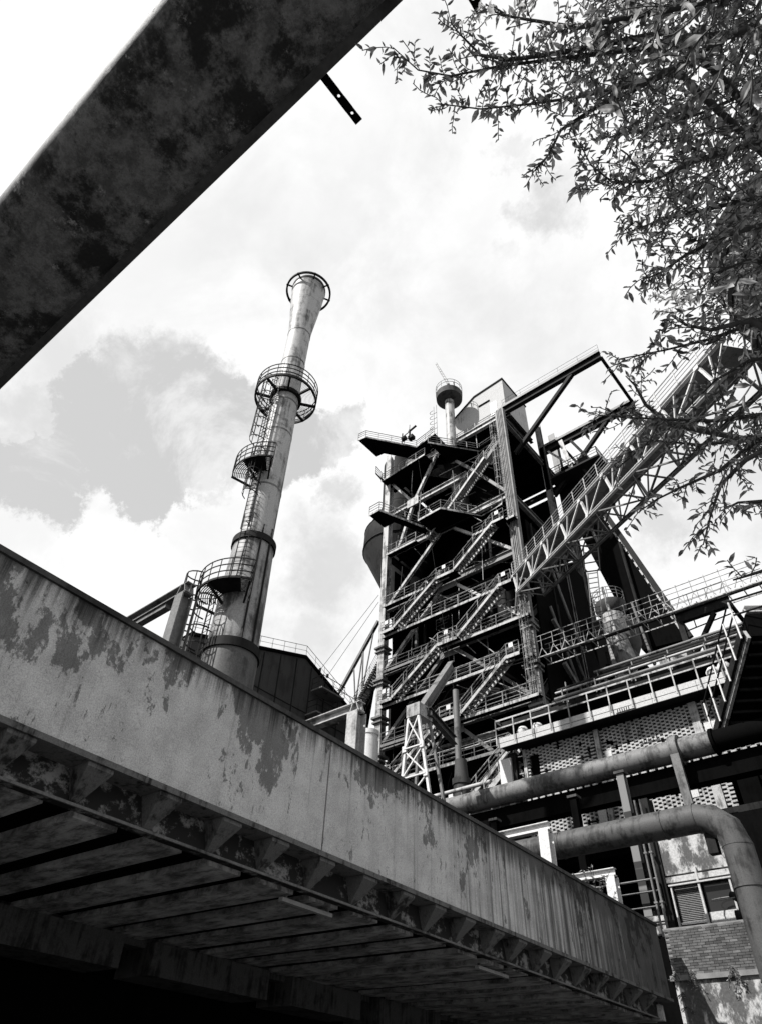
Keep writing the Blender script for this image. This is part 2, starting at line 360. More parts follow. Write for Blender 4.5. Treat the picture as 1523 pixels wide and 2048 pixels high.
# ------------------------------------------------------------------ overhead pipe
op = thing('overhead_duct', 'huge corroded square duct passing overhead across the upper left corner', 'duct', (-3, .13, 8.6))
mb = MB(); n_ = 72; xs_ = [-26, -14, -6, 0, 9]; se = lambda v: math.copysign(abs(v) ** .34, v)   # nearly square duct with rounded corners
mb.v = [(x, .6 * se(math.cos(k * 2 * math.pi / n_)) + .165 + .022 * (x + 3), 8.6 + .6 * se(math.sin(k * 2 * math.pi / n_))) for x in xs_ for k in range(n_)]
mb.f = [(i * n_ + (k + 1) % n_, i * n_ + k, (i + 1) * n_ + k, (i + 1) * n_ + (k + 1) % n_) for i in range(4) for k in range(n_)] + [tuple(range(n_ )), tuple(range(4 * n_ + n_ - 1, 4 * n_ - 1, -1))]
part('duct_shell', mb, CORR, op, 50)
mb = MB(); mb.bar((-24, .165 + .022 * -21 + .545, 7.993), (8, .165 + .022 * 11 + .545, 7.993), .085, .012); part('edge_flange', mb, RUST, op)
for xa in (-1.60, -.345):
    mb = MB(); y0, y1, wd, z = .70, 1.245, .036, 8.1
    hx = [(y1 - .09), (y1 - .26)]
    ys = [y0, hx[1] - .035, hx[1] + .035, hx[0] - .035, hx[0] + .035, y1]      # flat bar with two real holes
    for a, b in ((ys[0], ys[1]), (ys[2], ys[3]), (ys[4], ys[5])): mb.box(xa - wd, xa + wd, a, b, z, z + .012)
    for h in hx:
        for k in range(16):
            a0, a1 = k * math.pi / 8, (k + 1) * math.pi / 8; P = []
            for a in (a0, a1):
                c, s_ = math.cos(a), math.sin(a); q = .035 / max(abs(c), abs(s_)); P.append(((xa + c * .013, h + s_ * .013), (xa + c * q, h + s_ * q)))
            (i0, o0), (i1, o1) = P; mb.prism([i0, o0, o1, i1], z, z + .012)
    part('hanger_bar', mb, BLACKST, op)

# ------------------------------------------------------------------ chimney
cx, cy = -23.22, 16.0; LD = Vector((-.56, -.83, 0)).normalized(); FD = Vector((.82, -.57, 0)).normalized()
ch = thing('chimney', 'tall steel chimney with flared top, ring platforms and caged ladders', 'chimney', (cx, cy, 6.7))
mb = MB(); mb.lathe([(1.27, 6.7), (1.27, 17.6)], (cx, cy), 48); part('base_drum', mb, CHIMB, ch, 40)
mb = MB(); mb.lathe([(1.28, 17.5), (1.36, 17.5), (1.36, 17.95), (1.2, 17.95)], (cx, cy), 48); part('collar', mb, DARK, ch, 40)
mb = MB(); mb.lathe([(1.20, 17.9), (1.14, 21), (1.06, 24.2)], (cx, cy), 48); part('lower_shell', mb, CHIM2, ch, 40)
mb = MB(); mb.lathe([(1.07, 24.0), (1.16, 24.0), (1.16, 24.4), (.9, 24.4)], (cx, cy), 48); part('collar', mb, DARK, ch, 40)
zr = [24.35, 28.2, 31.0, 33.8, 36.6]; rr = [.90, .895, .89, .87, .85]
mb = MB(); mb.lathe([(r, z) for r, z in zip(rr, zr)] + [(.84, 37.4)], (cx, cy), 48); part('middle_shell', mb, CHIM, ch, 40)
mb = MB(); mb.lathe([(.83, 37.4), (.80, 40.5), (.80, 44.3), (.86, 45.2), (1.2, 49.0), (1.29, 50.5), (1.29, 51.0), (1.23, 51.0), (1.2, 49.4), (.8, 45)], (cx, cy), 48, caps=False); part('flared_top', mb, CHIM, ch, 40)
for z in (28.2, 33.0, 36.0, 40.6, 44.2, 48.3):                  # weld bands
    r = float(np.interp(z, [25.4, 36.6, 40.5, 44.3, 48.4], [.9, .85, .8, .8, 1.12]))
    mb = MB(); mb.lathe([(r, z - .06), (r + .022, z - .06), (r + .022 , z + .06), (r, z + .06)], (cx, cy), 48, caps=False); part('weld_band', mb, STEEL, ch, 40)
def ringbar(mb, r, z, w, h, a0=0, a1=2 * math.pi, n=48):
    full = abs(a1 - a0 - 2 * math.pi) < 1e-6
    mb.lathe([(r - w, z), (r + w, z), (r + w, z + h), (r - w, z + h), (r - w, z)], (cx, cy), n, a0, a1, caps=False)
mb = MB(); ringbar(mb, 1.70, 50.45, .07, .16)
for k in range(8):
    a = k * math.pi / 4 + .3; mb.bar((cx + 1.26 * math.cos(a), cy + 1.26 * math.sin(a), 50.53), (cx + 1.8 * math.cos(a), cy + 1.8 * math.sin(a), 50.53), .10, .1)
part('top_ring', mb, DARK, ch, 40)
mb = MB(); ringbar(mb, 1.29, 50.6, .035, .25); part('rim_band', mb, DARK, ch, 40)
# full ring platform
zp = 36.7; mb = MB(); ringbar(mb, 1.96, zp, .05, .2); ringbar(mb, .93, zp - .1, .10, .3)
for k in range(8):
    a = k * math.pi / 4 + .18; mb.bar((cx + .9 * math.cos(a), cy + .9 * math.sin(a), zp), (cx + 2 * math.cos(a), cy + 2 * math.sin(a), zp + .05), .13, .16)
pf = part('ring_platform', mb, DARK, ch, 40)
mb = MB()
for rr_ in np.arange(1.06, 1.92, .085): mb.lathe([(rr_, zp + .16), (rr_ + .02, zp + .16), (rr_ + .02, zp + .18), (rr_, zp + .18), (rr_, zp + .16)], (cx, cy), 30, math.radians(-75), math.radians(110), caps=False)
part('floor_grating', mb, PALE, pf)
mb = MB()
for hh in (.4, .8, 1.2): ringbar(mb, 2.0, zp + hh, .025, .05)
for k in range(18):
    a = k * math.pi / 9; mb.tube((cx + 2 * math.cos(a), cy + 2 * math.sin(a), zp), (cx + 2 * math.cos(a), cy + 2 * math.sin(a), zp + 1.22), .028, 4)
part('railing', mb, DARK, pf)
def side_platform(z, az, half, ri, ro, fl):
    p = MB(); a0, a1 = az - half, az + half
    p.lathe([(ro - .06, z), (ro, z), (ro, z + .12), (ro - .06, z + .12), (ro - .06, z)], (cx, cy), 16, a0, a1, caps=False)
    for q in np.arange(ri, ro - .08, .1): p.lathe([(q, z + .03), (q + .045, z + .03), (q + .045, z + .06), (q, z + .06), (q, z + .03)], (cx, cy), 12, a0, a1, caps=False)
    p.lathe([(ri, z), (ro, z), (ro, z + .025), (ri, z + .025), (ri, z)], (cx, cy), 8, az - half * .1, az + half * .75, caps=False)
    for a in (a0 + .05, az, a1 - .05): p.bar((cx + (ri - .1) * math.cos(a), cy + (ri - .1) * math.sin(a), z - .62), (cx + ro * math.cos(a), cy + ro * math.sin(a), z - .04), .09, .12)
    o = part('side_platform', p, fl, ch)
    m = MB()
    for hh in (.4, .78, 1.15): m.lathe([(ro - .02, z + hh), (ro + .02, z + hh), (ro + .02, z + hh + .045), (ro - .02, z + hh + .045), (ro - .02, z + hh)], (cx, cy), 20, a0, a1, caps=False)
    for k in range(9):
        a = a0 + (a1 - a0) * k / 8; m.tube((cx + ro * math.cos(a), cy + ro * math.sin(a), z), (cx + ro * math.cos(a), cy + ro * math.sin(a), z + 1.2), .026, 4)
    for a in (a0, a1):
        for hh in (.4, .78, 1.15): m.tube((cx + ri * math.cos(a), cy + ri * math.sin(a), z + hh), (cx + ro * math.cos(a), cy + ro * math.sin(a), z + hh), .022, 4)
    part('railing', m, DARK, o)
azL = math.atan2(LD.y, LD.x); azF = math.atan2(FD.y, FD.x)
side_platform(29.1, azL + .72, .85, .90, 2.05, DARK)
side_platform(20.5, azL + .68, 1.0, 1.14, 2.25, DARK)
def ladder(az, r, z0, z1, cage=True):
    d = Vector((math.cos(az), math.sin(az), 0)); tdir = Vector((-d.y, d.x, 0)); c = Vector((cx, cy, 0)) + d * r; m = MB(); R = MB()
    for s_ in (-.24, .24): m.tube(c + tdir * s_ + V(0, 0, z0), c + tdir * s_ + V(0, 0, z1), .03, 4)
    z = z0 + .15
    while z < z1: R.tube(c - tdir * .24 + V(0, 0, z), c + tdir * .24 + V(0, 0, z), .017, 4); z += .3
    z = z0 + .5
    while z < z1:
        m.tube(c + V(0, 0, z), c - d * .42 + V(0, 0, z), .03, 4); z += 2.8
    o = part('ladder', m, DARK, ch); part('rungs', R, DARK, o)
    if cage:
        g = MB(); za = z0 + 2.2; hoops = []
        pts = [c + tdir * (.38 * math.sin(q)) + d * (.36 - .40 * math.cos(q) + .04) for q in [math.radians(x) for x in (-125, -90, -45, -10)]]
        pts = [c + tdir * (.42 * math.cos(q)) + d * (.12 + .62 * math.sin(q)) for q in np.linspace(-.15, math.pi + .15, 9)]
        z = za
        while z <= z1 + .01:
            for a, b in zip(pts[:-1], pts[1:]): g.bar(a + V(0, 0, z), b + V(0, 0, z), .02, .07)
            z += .85
        for k in (1, 3, 4, 5, 7): g.tube(pts[k] + V(0, 0, za), pts[k] + V(0, 0, z - .85), .026, 4)
        part('ladder_cage', g, DARK, o)
ladder(azL + .05, 2.15, 6.7, 21.8); ladder(azL + .5, 1.55, 6.7, 20.6); ladder(azL + 1.1, 1.30, 20.6, 25.4, False); ladder(azL + .95, 1.15, 24.6, 30.3); ladder(azL + .66, 1.18, 29.2, 37.9)
mb = MB(); d = Vector((math.cos(azL + .95), math.sin(azL + .95), 0))
mb.tube((cx + 1.0 * d.x, cy + 1.0 * d.y, 25.4), (cx + 1.0 * d.x, cy + 1.0 * d.y, 40), .035, 5); part('conduit', mb, PALE, ch)
for k, a in enumerate((azF + .25, azF + .75)):
    d = Vector((math.cos(a), math.sin(a), 0)); mb = MB(); mb.tube((cx + 1.25 * d.x, cy + 1.25 * d.y, 17.8), (cx + 1.1 * d.x, cy + 1.1 * d.y, 25), .05, 5); part('conduit', mb, DARK, ch)
# ------------------------------------------------------------------ furnace tower
XL, XR, YF, YB = -38.4, -22.3, 44.0, 58.0
tw = thing('furnace_tower', 'blast furnace tower of dark steel wrapped in zigzag stairs and railed floors', 'furnace tower', ((XL + XR) / 2, 51, 6.7))
def hcol(x, y, z0, z1, mat, w=.75, lace=False):
    mb = MB(); mb.ibeam((x, y, z0), (x, y, z1), w, w, (0, 1, 0), .07)
    if lace:
        for sx in (-1, 1): mb.bar((x + sx * w * .62, y - w * .1, z0), (x + sx * w * .62, y - w * .1, z1), .12, .5, (0, 1, 0))
        for sx in (-.34, -.1, .16, .36): mb.bar((x + sx * w, y - w * .56, z0), (x + sx * w, y - w * .56, z1), .05, .1, (0, 1, 0))
    return part('column', mb, mat, tw)
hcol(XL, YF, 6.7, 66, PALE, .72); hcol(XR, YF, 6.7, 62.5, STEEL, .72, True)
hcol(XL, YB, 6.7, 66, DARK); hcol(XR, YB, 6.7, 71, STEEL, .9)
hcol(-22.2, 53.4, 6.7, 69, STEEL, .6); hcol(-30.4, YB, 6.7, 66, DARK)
for z in (37.6, 34.0, 30.2, 26.6):                                 # stiffener collars on the corner columns
    for x in (XL, XR):
        mb = MB(); mb.box(x - .62, x + .62, YF - .62, YF + .62, z - .28, z - .08); mb.box(x - .56, x + .56, YF - .56, YF + .56, z - .7, z - .55); part('column_collar', mb, STEEL, tw)
tier = [20.0, 27.3, 34.7, 42.1, 49.4, 61.6]; XM = -30.3
for i, z in enumerate(tier):
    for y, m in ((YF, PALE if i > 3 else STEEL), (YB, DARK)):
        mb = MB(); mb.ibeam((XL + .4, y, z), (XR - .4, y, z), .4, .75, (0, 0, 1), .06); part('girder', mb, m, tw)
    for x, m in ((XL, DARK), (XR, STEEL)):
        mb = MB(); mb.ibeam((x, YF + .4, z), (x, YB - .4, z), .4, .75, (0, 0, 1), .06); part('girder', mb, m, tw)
    mb = MB(); mb.box(XL + .5, XR - .5, YF + .45, YB - .45, z + .38, z + .46); part('floor_plate', mb, BLACKST, tw)
    mb = MB()
    for k in range(7):
        yy = YF + 1.5 + k * 1.8; mb.ibeam((XL + .5, yy, z + .15), (XR - .5, yy, z + .15), .2, .4, (0, 0, 1), .04)
    part('floor_joists', mb, BLACKST, tw)
for i in range(4):
    z0, z1 = tier[i] + .3, tier[i + 1] - .3
    for xa in (XL + .5, XR - .5):
        mb = MB(); mb.ibeam((XM + (.5 if xa > XM else -.5), YF, z1), (xa, YF, z0), .30, .32, (0, 1, 0), .05); part('brace', mb, PALE if i > 1 else STEEL, tw)
    mb = MB(); mb.prism([(XM - 1.1, YF - .24), (XM + 1.1, YF - .24), (XM + 1.1, YF - .215), (XM - 1.1, YF - .215)], z1 - .75, z1 + .25); part('gusset_plate', mb, STEEL, tw)
    for ya, yb in ((YF + .5, 50.6), (YB - .5, 51.4)):
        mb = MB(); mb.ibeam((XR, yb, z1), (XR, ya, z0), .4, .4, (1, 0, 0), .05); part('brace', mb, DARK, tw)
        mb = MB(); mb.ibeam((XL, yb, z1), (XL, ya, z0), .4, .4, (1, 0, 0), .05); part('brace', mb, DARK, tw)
# top tier: node in the middle, mid girder
z0, zm, z1 = tier[4], 55.4, tier[5]
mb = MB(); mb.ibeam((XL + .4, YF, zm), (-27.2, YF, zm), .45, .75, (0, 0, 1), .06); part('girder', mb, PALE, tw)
for a, b, m in (((-31.3, YF, z1 - .4), (-34.6, YF, zm), PALE), ((-34.6, YF, zm), (-36.6, YF, z0 + .4), PALE), ((-30.6, YF, z1 - .4), (-27.0, YF, 56.3), PALE), ((-27.0, YF, 56.3), (XR - .4, YF, z0 + .5), STEEL),
                ((XL + .4, YF, 60.6), (-34.6, YF, zm), PALE)):
    mb = MB(); mb.ibeam(a, b, .32, .32, (0, 1, 0), .05); part('brace', mb, m, tw)
mb = MB(); mb.prism([(-35.4, YF - .26), (-33.8, YF - .26), (-33.8, YF - .235), (-35.4, YF - .235)], zm - .6, zm + .6); part('gusset_plate', mb, PALE, tw)
# furnace shell with its cones and bustle pipe
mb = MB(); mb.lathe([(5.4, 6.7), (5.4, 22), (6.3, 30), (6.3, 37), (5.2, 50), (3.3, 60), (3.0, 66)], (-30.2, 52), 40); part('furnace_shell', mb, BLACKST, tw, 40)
mb = MB()
ring = [(-30.2 + 7.2 * math.cos(a), 52 + 7.2 * math.sin(a), 29.4) for a in np.linspace(0, 2 * math.pi, 25)]
mb.pipe(ring, .8, 12); part('bustle_pipe', mb, DARK, tw, 40)
mb = MB(); mb.pipe([(-30.0, 47, 50), (-30, 46.6, 57), (-31.5, 47, 63.5)], .95, 16); part('gas_pipe', mb, DARK, tw, 40)
mb = MB(); mb.pipe([(-36.4, 45.2, 63.4), (-33.6, 46.2, 62.6), (-31, 48.5, 62.2)], 1.15, 20); part('gas_pipe', mb, PIPEM, tw, 40)
mb = MB(); mb.pipe([(-25.5, 46.4, 35), (-25.4, 46.2, 41), (-25.4, 47, 44.6), (-26.4, 49, 46)], .85, 16); part('gas_pipe', mb, DARK, tw, 40)
mb = MB(); mb.pipe([(-35.6, 46, 43), (-35.6, 46, 47), (-34, 48, 50)], .9, 16); part('gas_pipe', mb, BLACKST, tw, 40)
for k in range(14):                                                 # service pipes threading the floors
    mb = MB(); x, y = random.uniform(XL + 1, XR - 1), random.uniform(44.9, 47.5); za = random.uniform(19, 45); mb.tube((x, y, za), (x, y, za + random.uniform(3, 9)), random.uniform(.09, .2), 8)
    part('service_pipe', mb, random.choice([DARK, STEEL, DARK]), tw)
for k in range(12):
    mb = MB(); z = random.choice(tier[:4]) + random.uniform(-1.6, -.6); y = random.uniform(44.8, 47); xa = random.uniform(XL, -30); mb.tube((xa, y, z), (xa + random.uniform(4, 9), y, z), random.uniform(.08, .16), 8)
    part('service_pipe', mb, random.choice([STEEL, DARK, PALE]), tw)
mb = MB(); mb.box(XL + 1, XR - 1, YB - .6, YB - .5, 7, 60); part('rear_cladding', mb, BLACKST, tw)
mb = MB(); mb.box(XL + .5, XL + .58, 44.8, YB - .7, 7, 47.5); part('side_cladding', mb, BLACKST, tw)
mb = MB(); mb.box(XR + .25, XR + .32, 45.6, YB - .6, 7, 47); part('side_cladding', mb, BLACKST, tw)
for yy, zz in ((47.5, 33), (50.5, 31), (48.3, 40), (53, 28)):        # diagonal pipes on the side wall
    mb = MB(); mb.tube((XR + .6, yy, zz + 4.5), (XR + .6, yy + 4.5, zz - 4.5), .13, 8); part('service_pipe', mb, STEEL, tw)
for k in range(10):
    mb = MB(); yy = random.uniform(45.5, 57); zz = random.uniform(18, 40); mb.tube((XR + .5, yy, zz), (XR + .5, yy, zz + 7), random.uniform(.05, .12), 6); part('service_pipe', mb, DARK, tw)
for zc, yc in ((32, 48.2), (27.2, 50.5), (36, 47.4)):
    mb = MB(); mb.bar((XR + .7, yc, zc), (XR + .7, yc + 1.9, zc - 1.3), .42, .3, (1, 0, 0)); part('duct', mb, STEEL, tw)

for k in range(90):                                                 # thin rods, conduits and hoses between the floors
    mb = MB(); x, z = random.uniform(XL + .6, XR - .6), random.uniform(18, 58); y = random.uniform(43.2, 45.5); m = random.choice([PALE, STEEL, DARK, STEEL])
    if k % 3 == 0: mb.tube((x, y, z), (x + random.uniform(-.4, .4), y, z + random.uniform(2.5, 7)), random.uniform(.025, .06), 5)
    elif k % 3 == 1: mb.tube((x, y, z), (min(XR, x + random.uniform(3, 8)), y, z + random.uniform(-.5, .2)), random.uniform(.025, .06), 5)
    else: mb.tube((x, y, z), (min(XR, x + random.uniform(2, 5)), y, z - random.uniform(2, 4)), random.uniform(.025, .05), 5)
    part('service_rod', mb, m, tw)
for z in (25.2, 28.0, 29.0, 31.6, 32.6, 35.4, 36.3, 38.9, 39.9, 43.2, 44.0, 50.4, 52.2):                      # inner rails seen through the front frame
    mb = MB(); x0 = random.uniform(XL + 1, -33); mb.rail([(x0, 46.2, z), (x0 + random.uniform(6, 10), 46.2, z)], 1.1, 1.4, .035, toe=False); part('inner_railing', mb, STEEL, tw)
for z in (25.2, 29.0, 32.4, 36.6, 40.2):
    mb = MB(); x0 = random.uniform(XL + 1, -30); mb.box(x0, x0 + random.uniform(.4, .9), 43.9, 44.3, z - 1.4, z - random.uniform(.5, .9)); part('junction_box', mb, random.choice([PALE, STEEL, WHITE]), tw)
# walkways on the front: toe plate, floor, railing
def walkway(pts, z, depth, h=1.1, mat=PALE, thick=.22, back=YF - .3, legs=True):
    pts = [V(p[0], p[1], z) for p in pts]
    mb = MB()
    for a, b in zip(pts[:-1], pts[1:]):
        bk = lambda p: (p.x, (p.y + depth) if back is None else back, p.z)
        mb.prism([(a.x, a.y), (b.x, b.y), bk(b)[:2], bk(a)[:2]], z - .06, z)
    w = part('walkway', mb, BLACKST, tw)
    e = MB()
    for a, b in zip(pts[:-1], pts[1:]): e.bar(a + V(0, -.02, -.08), b + V(0, -.02, -.08), .06, thick * 1.1)
    part('edge_beam', e, mat, w)
    r = MB(); r.rail(pts, h, 1.5, .046, toe=False); part('railing', r, mat, w)
    return w
for z, x0, x1 in ((23.6, -37.6, -29.5), (27.0, -31.2, XR + .6), (30.6, -37.8, -23.4), (34.3, -31, XR + .6), (38.1, -37.8, -24), (41.8, -37.8, -29.5), (45.5, -26.5, XR + .5), (20.2, -33, XR + .5), (48.6, -37.6, -33.6)):
    walkway([(x0, YF - 1.0), (x1, YF - 1.0)], z, 1, mat=PALE)
for z, x0, x1 in ((27.0, -37.6, -31.6), (34.3, -37.6, -31.6), (30.6, -31, XR + .4), (38.2, -30.2, XR + .4), (23.6, -31, XR + .4)):
    walkway([(x0, YF - .75), (x1, YF - .75)], z + .05, 1, mat=STEEL)
# big cantilevered decks near the top
def px_pts(lst, z): return [tuple(AZ(x, y, z)[:2]) for x, y in lst]
def deck(lst, z, depth, back=None, mat=PALE):
    return walkway(px_pts(lst, z), z, depth, mat=mat, back=back)
deck([(738, 1030), (758, 1019), (846, 1053)], 48.6, 2.4)
deck([(835, 1040), (880, 1015), (962, 1030), (1003, 1006)], 48.6, 1, back=YF - .2)
deck([(716, 880), (731, 873), (832, 893), (868, 866)], 63.2, 3.4)
deck([(855, 884), (958, 901), (990, 880)], 58.4, 1, back=YF - .2)
deck([(893, 893), (1000, 830)], 62.6, 3.5, back=YF + 1.5)
deck([(762, 962), (848, 908)], 60.4, 2.6)
deck([(751, 945), (764, 960)], 60.4, 1.8)
# stairs: flights rise to the right along the front
def flight(a, b, w=.95, land=None):
    a, b = V(a), V(b); mb = MB()
    for dy in (0, w): mb.bar(a + V(0, dy, 0), b + V(0, dy, 0), .07, .26)
    f = part('stair_flight', mb, PALE, tw)
    t = MB(); n = int((b.z - a.z) / .21)
    for i in range(n):
        p = a.lerp(b, (i + .5) / n); t.box(p.x - .12, p.x + .12, p.y + .06, p.y + w - .06, p.z + .02, p.z + .06)
    part('treads', t, TREAD, f)
    r = MB(); r.rail([a, b], 1.1, 1.5, .044, toe=False); part('railing', r, PALE, f)
    r = MB(); r.rail([a + V(0, w, 0), b + V(0, w, 0)], 1.1, 1.7, .03, toe=False); part('railing', r, STEEL, f)
def landing(x0, x1, z, y=42.4):
    mb = MB(); mb.box(x0, x1, y, YF - .35, z - .08, z); l = part('landing', mb, BLACKST, tw)
    e = MB(); e.box(x0, x1, y - .05, y - .003, z - .26, z + .04); part('edge_beam', e, PALE, l)
    r = MB(); r.rail([(x0, y, z), (x1, y, z)], 1.1, 1.1, .034, toe=False); part('railing', r, PALE, l)
    s = MB(); s.box((x0 + x1) / 2 - .3, (x0 + x1) / 2 + .1, y - .05, y - .03, z + .65, z + 1.05); part('notice_plate', s, WHITE, l)
Y0 = 42.4
for zb in (23.5, 30.75, 38.2):
    landing(-37.4, -35.8, zb); flight((-35.8, Y0, zb), (-30.6, Y0, zb + 3.6)); landing(-30.6, -28.5, zb + 3.6)
    flight((-28.5, Y0, zb + 3.6), (-23.8, Y0, zb + 7.15)); landing(-23.8, -22.6, zb + 7.15)
flight((-31.9, Y0 + .3, 47.6), (-24.2, Y0 + .3, 55.0)); flight((-28.6, Y0, 19.9), (-23.8, Y0, 23.4))
flight((-35.8, Y0, 16.2), (-30.6, Y0, 19.9)); landing(-30.6, -28.6, 19.9)
flight((-24.2, Y0 + .6, 54.9), (-22.6, Y0 + 1.6, 58.3))
# cables down the front and cage ladders at the right corner
mb = MB(); mb.tube((-32.4, 41.9, 60), (-27.4, 41.9, 18), .022, 4); part('cable', mb, DARK, tw)
for x, za, zb in ((XR + .15, 27, 36.5), (XR - .55, 49, 60)):
    m = MB()
    for s_ in (-.25, .25): m.tube((x + s_, YF - .85, za), (x + s_, YF - .85, zb), .03, 4)
    z = za
    while z < zb: m.tube((x - .25, YF - .85, z), (x + .25, YF - .85, z), .02, 4); z += .35
    z = za + 1
    while z < zb:
        q = [V(x + .4 * math.cos(a), YF - .85 - .65 * math.sin(a), z) for a in np.linspace(0, math.pi, 6)]
        for a, b in zip(q[:-1], q[1:]): m.bar(a, b, .012, .05)
        z += 1.0
    for a in (.8, 1.57, 2.3): m.tube((x + .4 * math.cos(a), YF - .85 - .65 * math.sin(a), za + 1), (x + .4 * math.cos(a), YF - .85 - .65 * math.sin(a), zb), .018, 4)
    part('cage_ladder', m, PALE, tw)
# machinery on the upper left deck
mb = MB(); c = V(AZ(812, 872, 64.0)); mb.tube(c + V(.3, 0, .5), c + V(1.4, .1, 1.0), .13, 8); mb.bar(c + V(-.7, 0, -.8), c + V(-.6, 0, .9), .1, .1, (0, 1, 0)); mb.bar(c + V(.5, 0, -.8), c + V(.5, 0, .8), .14, .2, (0, 1, 0)); mb.tube(c + V(.45, 0, .5), c + V(.5, 0, 1.7), .04, 6); mb.bar(c + V(-.7, 0, .2), c + V(.5, 0, .5), .08, .08); mb.tube(c + V(-.6, 0, -.2), c + V(-.1, 0, -.2), .32, 10)
mb.obox(c + V(.6, .2, -.55), (.35, 0, 0), (0, .3, 0), (0, 0, .25)); part('winch', mb, DARK, tw)

# ------------------------------------------------------------------ hoist house and stack on the top
hh = thing('hoist_house', 'white rendered hoist house standing on top of the furnace tower', 'hoist house', (-25.6, 48.6, 64.2))
mb = MB(); pr = [(-30.6, 68.0), (-26.6, 70.6), (-22.5, 70.9), (-22.5, 64.3), (-30.6, 64.3)]
mb.slab([(x, 46, z) for x, z in pr][::-1], (0, 5.4, 0)); part('wall', mb, worn('hoist_render', .33, .18, .35, .6, .8), hh)
mb = MB()
for (xa, za), (xb, zb) in zip(pr[:2], pr[1:3]): mb.slab([(xa, 45.85, za + .004), (xb + (.12 if xb > -23 else 0), 45.85, zb + .004), (xb + (.12 if xb > -23 else 0), 45.85, zb + .17), (xa, 45.85, za + .17)], (0, 5.7, 0))
part('roof', mb, DARK, hh)
mb = MB(); mb.box(-26.1, -24.5, 45.9, 45.995, 68.2, 68.42); part('window_slot', mb, BLACKST, hh)
mb = MB(); mb.box(-24.5, -23.6, 45.95, 45.996, 65.2, 67.6); part('door', mb, WHITE, hh)
mb = MB(); mb.ibeam((-30.8, 46.2, 64.0), (-22.2, 46.2, 64.0), .4, .55, (0, 0, 1), .05); mb.ibeam((-22.4, 46.5, 64.0), (-22.4, 51.4, 64.0), .4, .55, (0, 0, 1), .05); part('base_beam', mb, DARK, hh)
ay_ = 43.7; ax_ = AY(897, 790, ay_)[0]; dz = AY(897, 800, ay_)[2] - 75.6
vs = thing('vent_stack', 'vent stack with a round railed platform and small davit crane on top', 'stack', (ax_, ay_, 60))
mb = MB(); mb.lathe([(.56, 58.5), (.56, 75.4 + dz)], (ax_, ay_), 32); part('pipe', mb, PALE, vs, 40)
mb = MB(); mb.lathe([(.6, 75.2 + dz), (.9, 75.25 + dz), (1.6, 75.6 + dz), (1.66, 76.5 + dz), (1.0, 76.55 + dz)], (ax_, ay_), 36); part('platform', mb, RUST, vs, 40)
mb = MB()
for hgt in (.5, 1.0): mb.lathe([(1.62, (76.7 + dz) + hgt), (1.66, (76.7 + dz) + hgt), (1.66, 76.76 + dz + hgt), (1.62, 76.76 + dz + hgt), (1.62, (76.7 + dz) + hgt)], (ax_, ay_), 28, caps=False)
for k in range(12): a = k * math.pi / 6; mb.tube((ax_ + 1.64 * math.cos(a), ay_ + 1.64 * math.sin(a), (76.7 + dz)), (ax_ + 1.64 * math.cos(a), ay_ + 1.64 * math.sin(a), (77.75 + dz)), .03, 4)
part('railing', mb, STEEL, vs)
mb = MB(); mb.obox((ax_ - .1, ay_ - .2, (77.4 + dz)), (.5, 0, 0), (0, .4, 0), (0, 0, .6)); mb.tube((ax_, ay_, 77 + dz), (ax_, ay_, (78.9 + dz)), .12, 8); mb.tube((ax_ + .9, ay_, 77 + dz), (ax_ + .8, ay_, (78.6 + dz)), .08, 6); part('winch', mb, DARK, vs)
tip = V(AY(871, 727, ay_)); mb = MB(); b0 = V(ax_ + .05, ay_, (78.6 + dz))
for s_ in (-.12, .12): mb.tube(b0 + V(s_, 0, s_), tip + V(s_ * .7, 0, s_ * .7), .045, 5)
for k in range(9): p = b0.lerp(tip, k / 9); q = b0.lerp(tip, (k + 1) / 9); mb.tube(p + V(.1, 0, .1), q - V(.1, 0, .1), .025, 4)
part('davit_boom', mb, STEEL, vs)
mb = MB()
for s_ in (-.2, .2): mb.tube((ax_ - 2.05 + s_, ay_ - .2, 60), (ax_ - 2.05 + s_, ay_ - .2, (75.8 + dz)), .03, 4)
z = 60.5
while z < 75.5 + dz:
    q = [V(ax_ - 2.1 - .75 * math.sin(a), ay_ - .2 - .4 * math.cos(a), z + .5 * a / math.pi) for a in np.linspace(0, math.pi, 7)]
    for a, b in zip(q[:-1], q[1:]): mb.tube(a, b, .03, 4)
    z += 1.0
part('cage_ladder', mb, STEEL, vs)

# ------------------------------------------------------------------ crane runway
cr = thing('crane_runway', 'dark crane runway jutting out from the tower top, two beams with struts', 'crane runway', (-17, 50, 64))
for y in (46.0, 54.4):
    mb = MB(); mb.ibeam((-22.9, y, 65.0), (-10.5, y, 65.0), .55, 1.25, (0, 0, 1), .08); part('runway_beam', mb, DARK, cr)
    mb = MB(); mb.box(-22.9, -10.5, y - .36, y - .285, 65.3, 65.66); part('edge_plate', mb, STEEL, cr)
    mb = MB(); mb.ibeam((-14.1, y, 64.4), (-22.1, y, 57.0), .4, .45, (0, 1, 0), .05); part('strut', mb, DARK, cr)
mb = MB(); mb.ibeam((-10.6, 46.3, 64.9), (-10.6, 54.1, 64.9), .3, .4, (0, 0, 1), .05); part('end_beam', mb, DARK, cr)
mb = MB(); mb.rail([(-22.8, 45.8, 65.64), (-10.5, 45.8, 65.64)], 1.1, 2.4, .02, (.5,), False); part('railing', mb, STEEL, cr)
mb = MB(); mb.ibeam((-22.1, 53.4, 57), (-22.1, 53.4, 64.3), .6, .6, (0, 1, 0), .06); part('post', mb, DARK, cr)
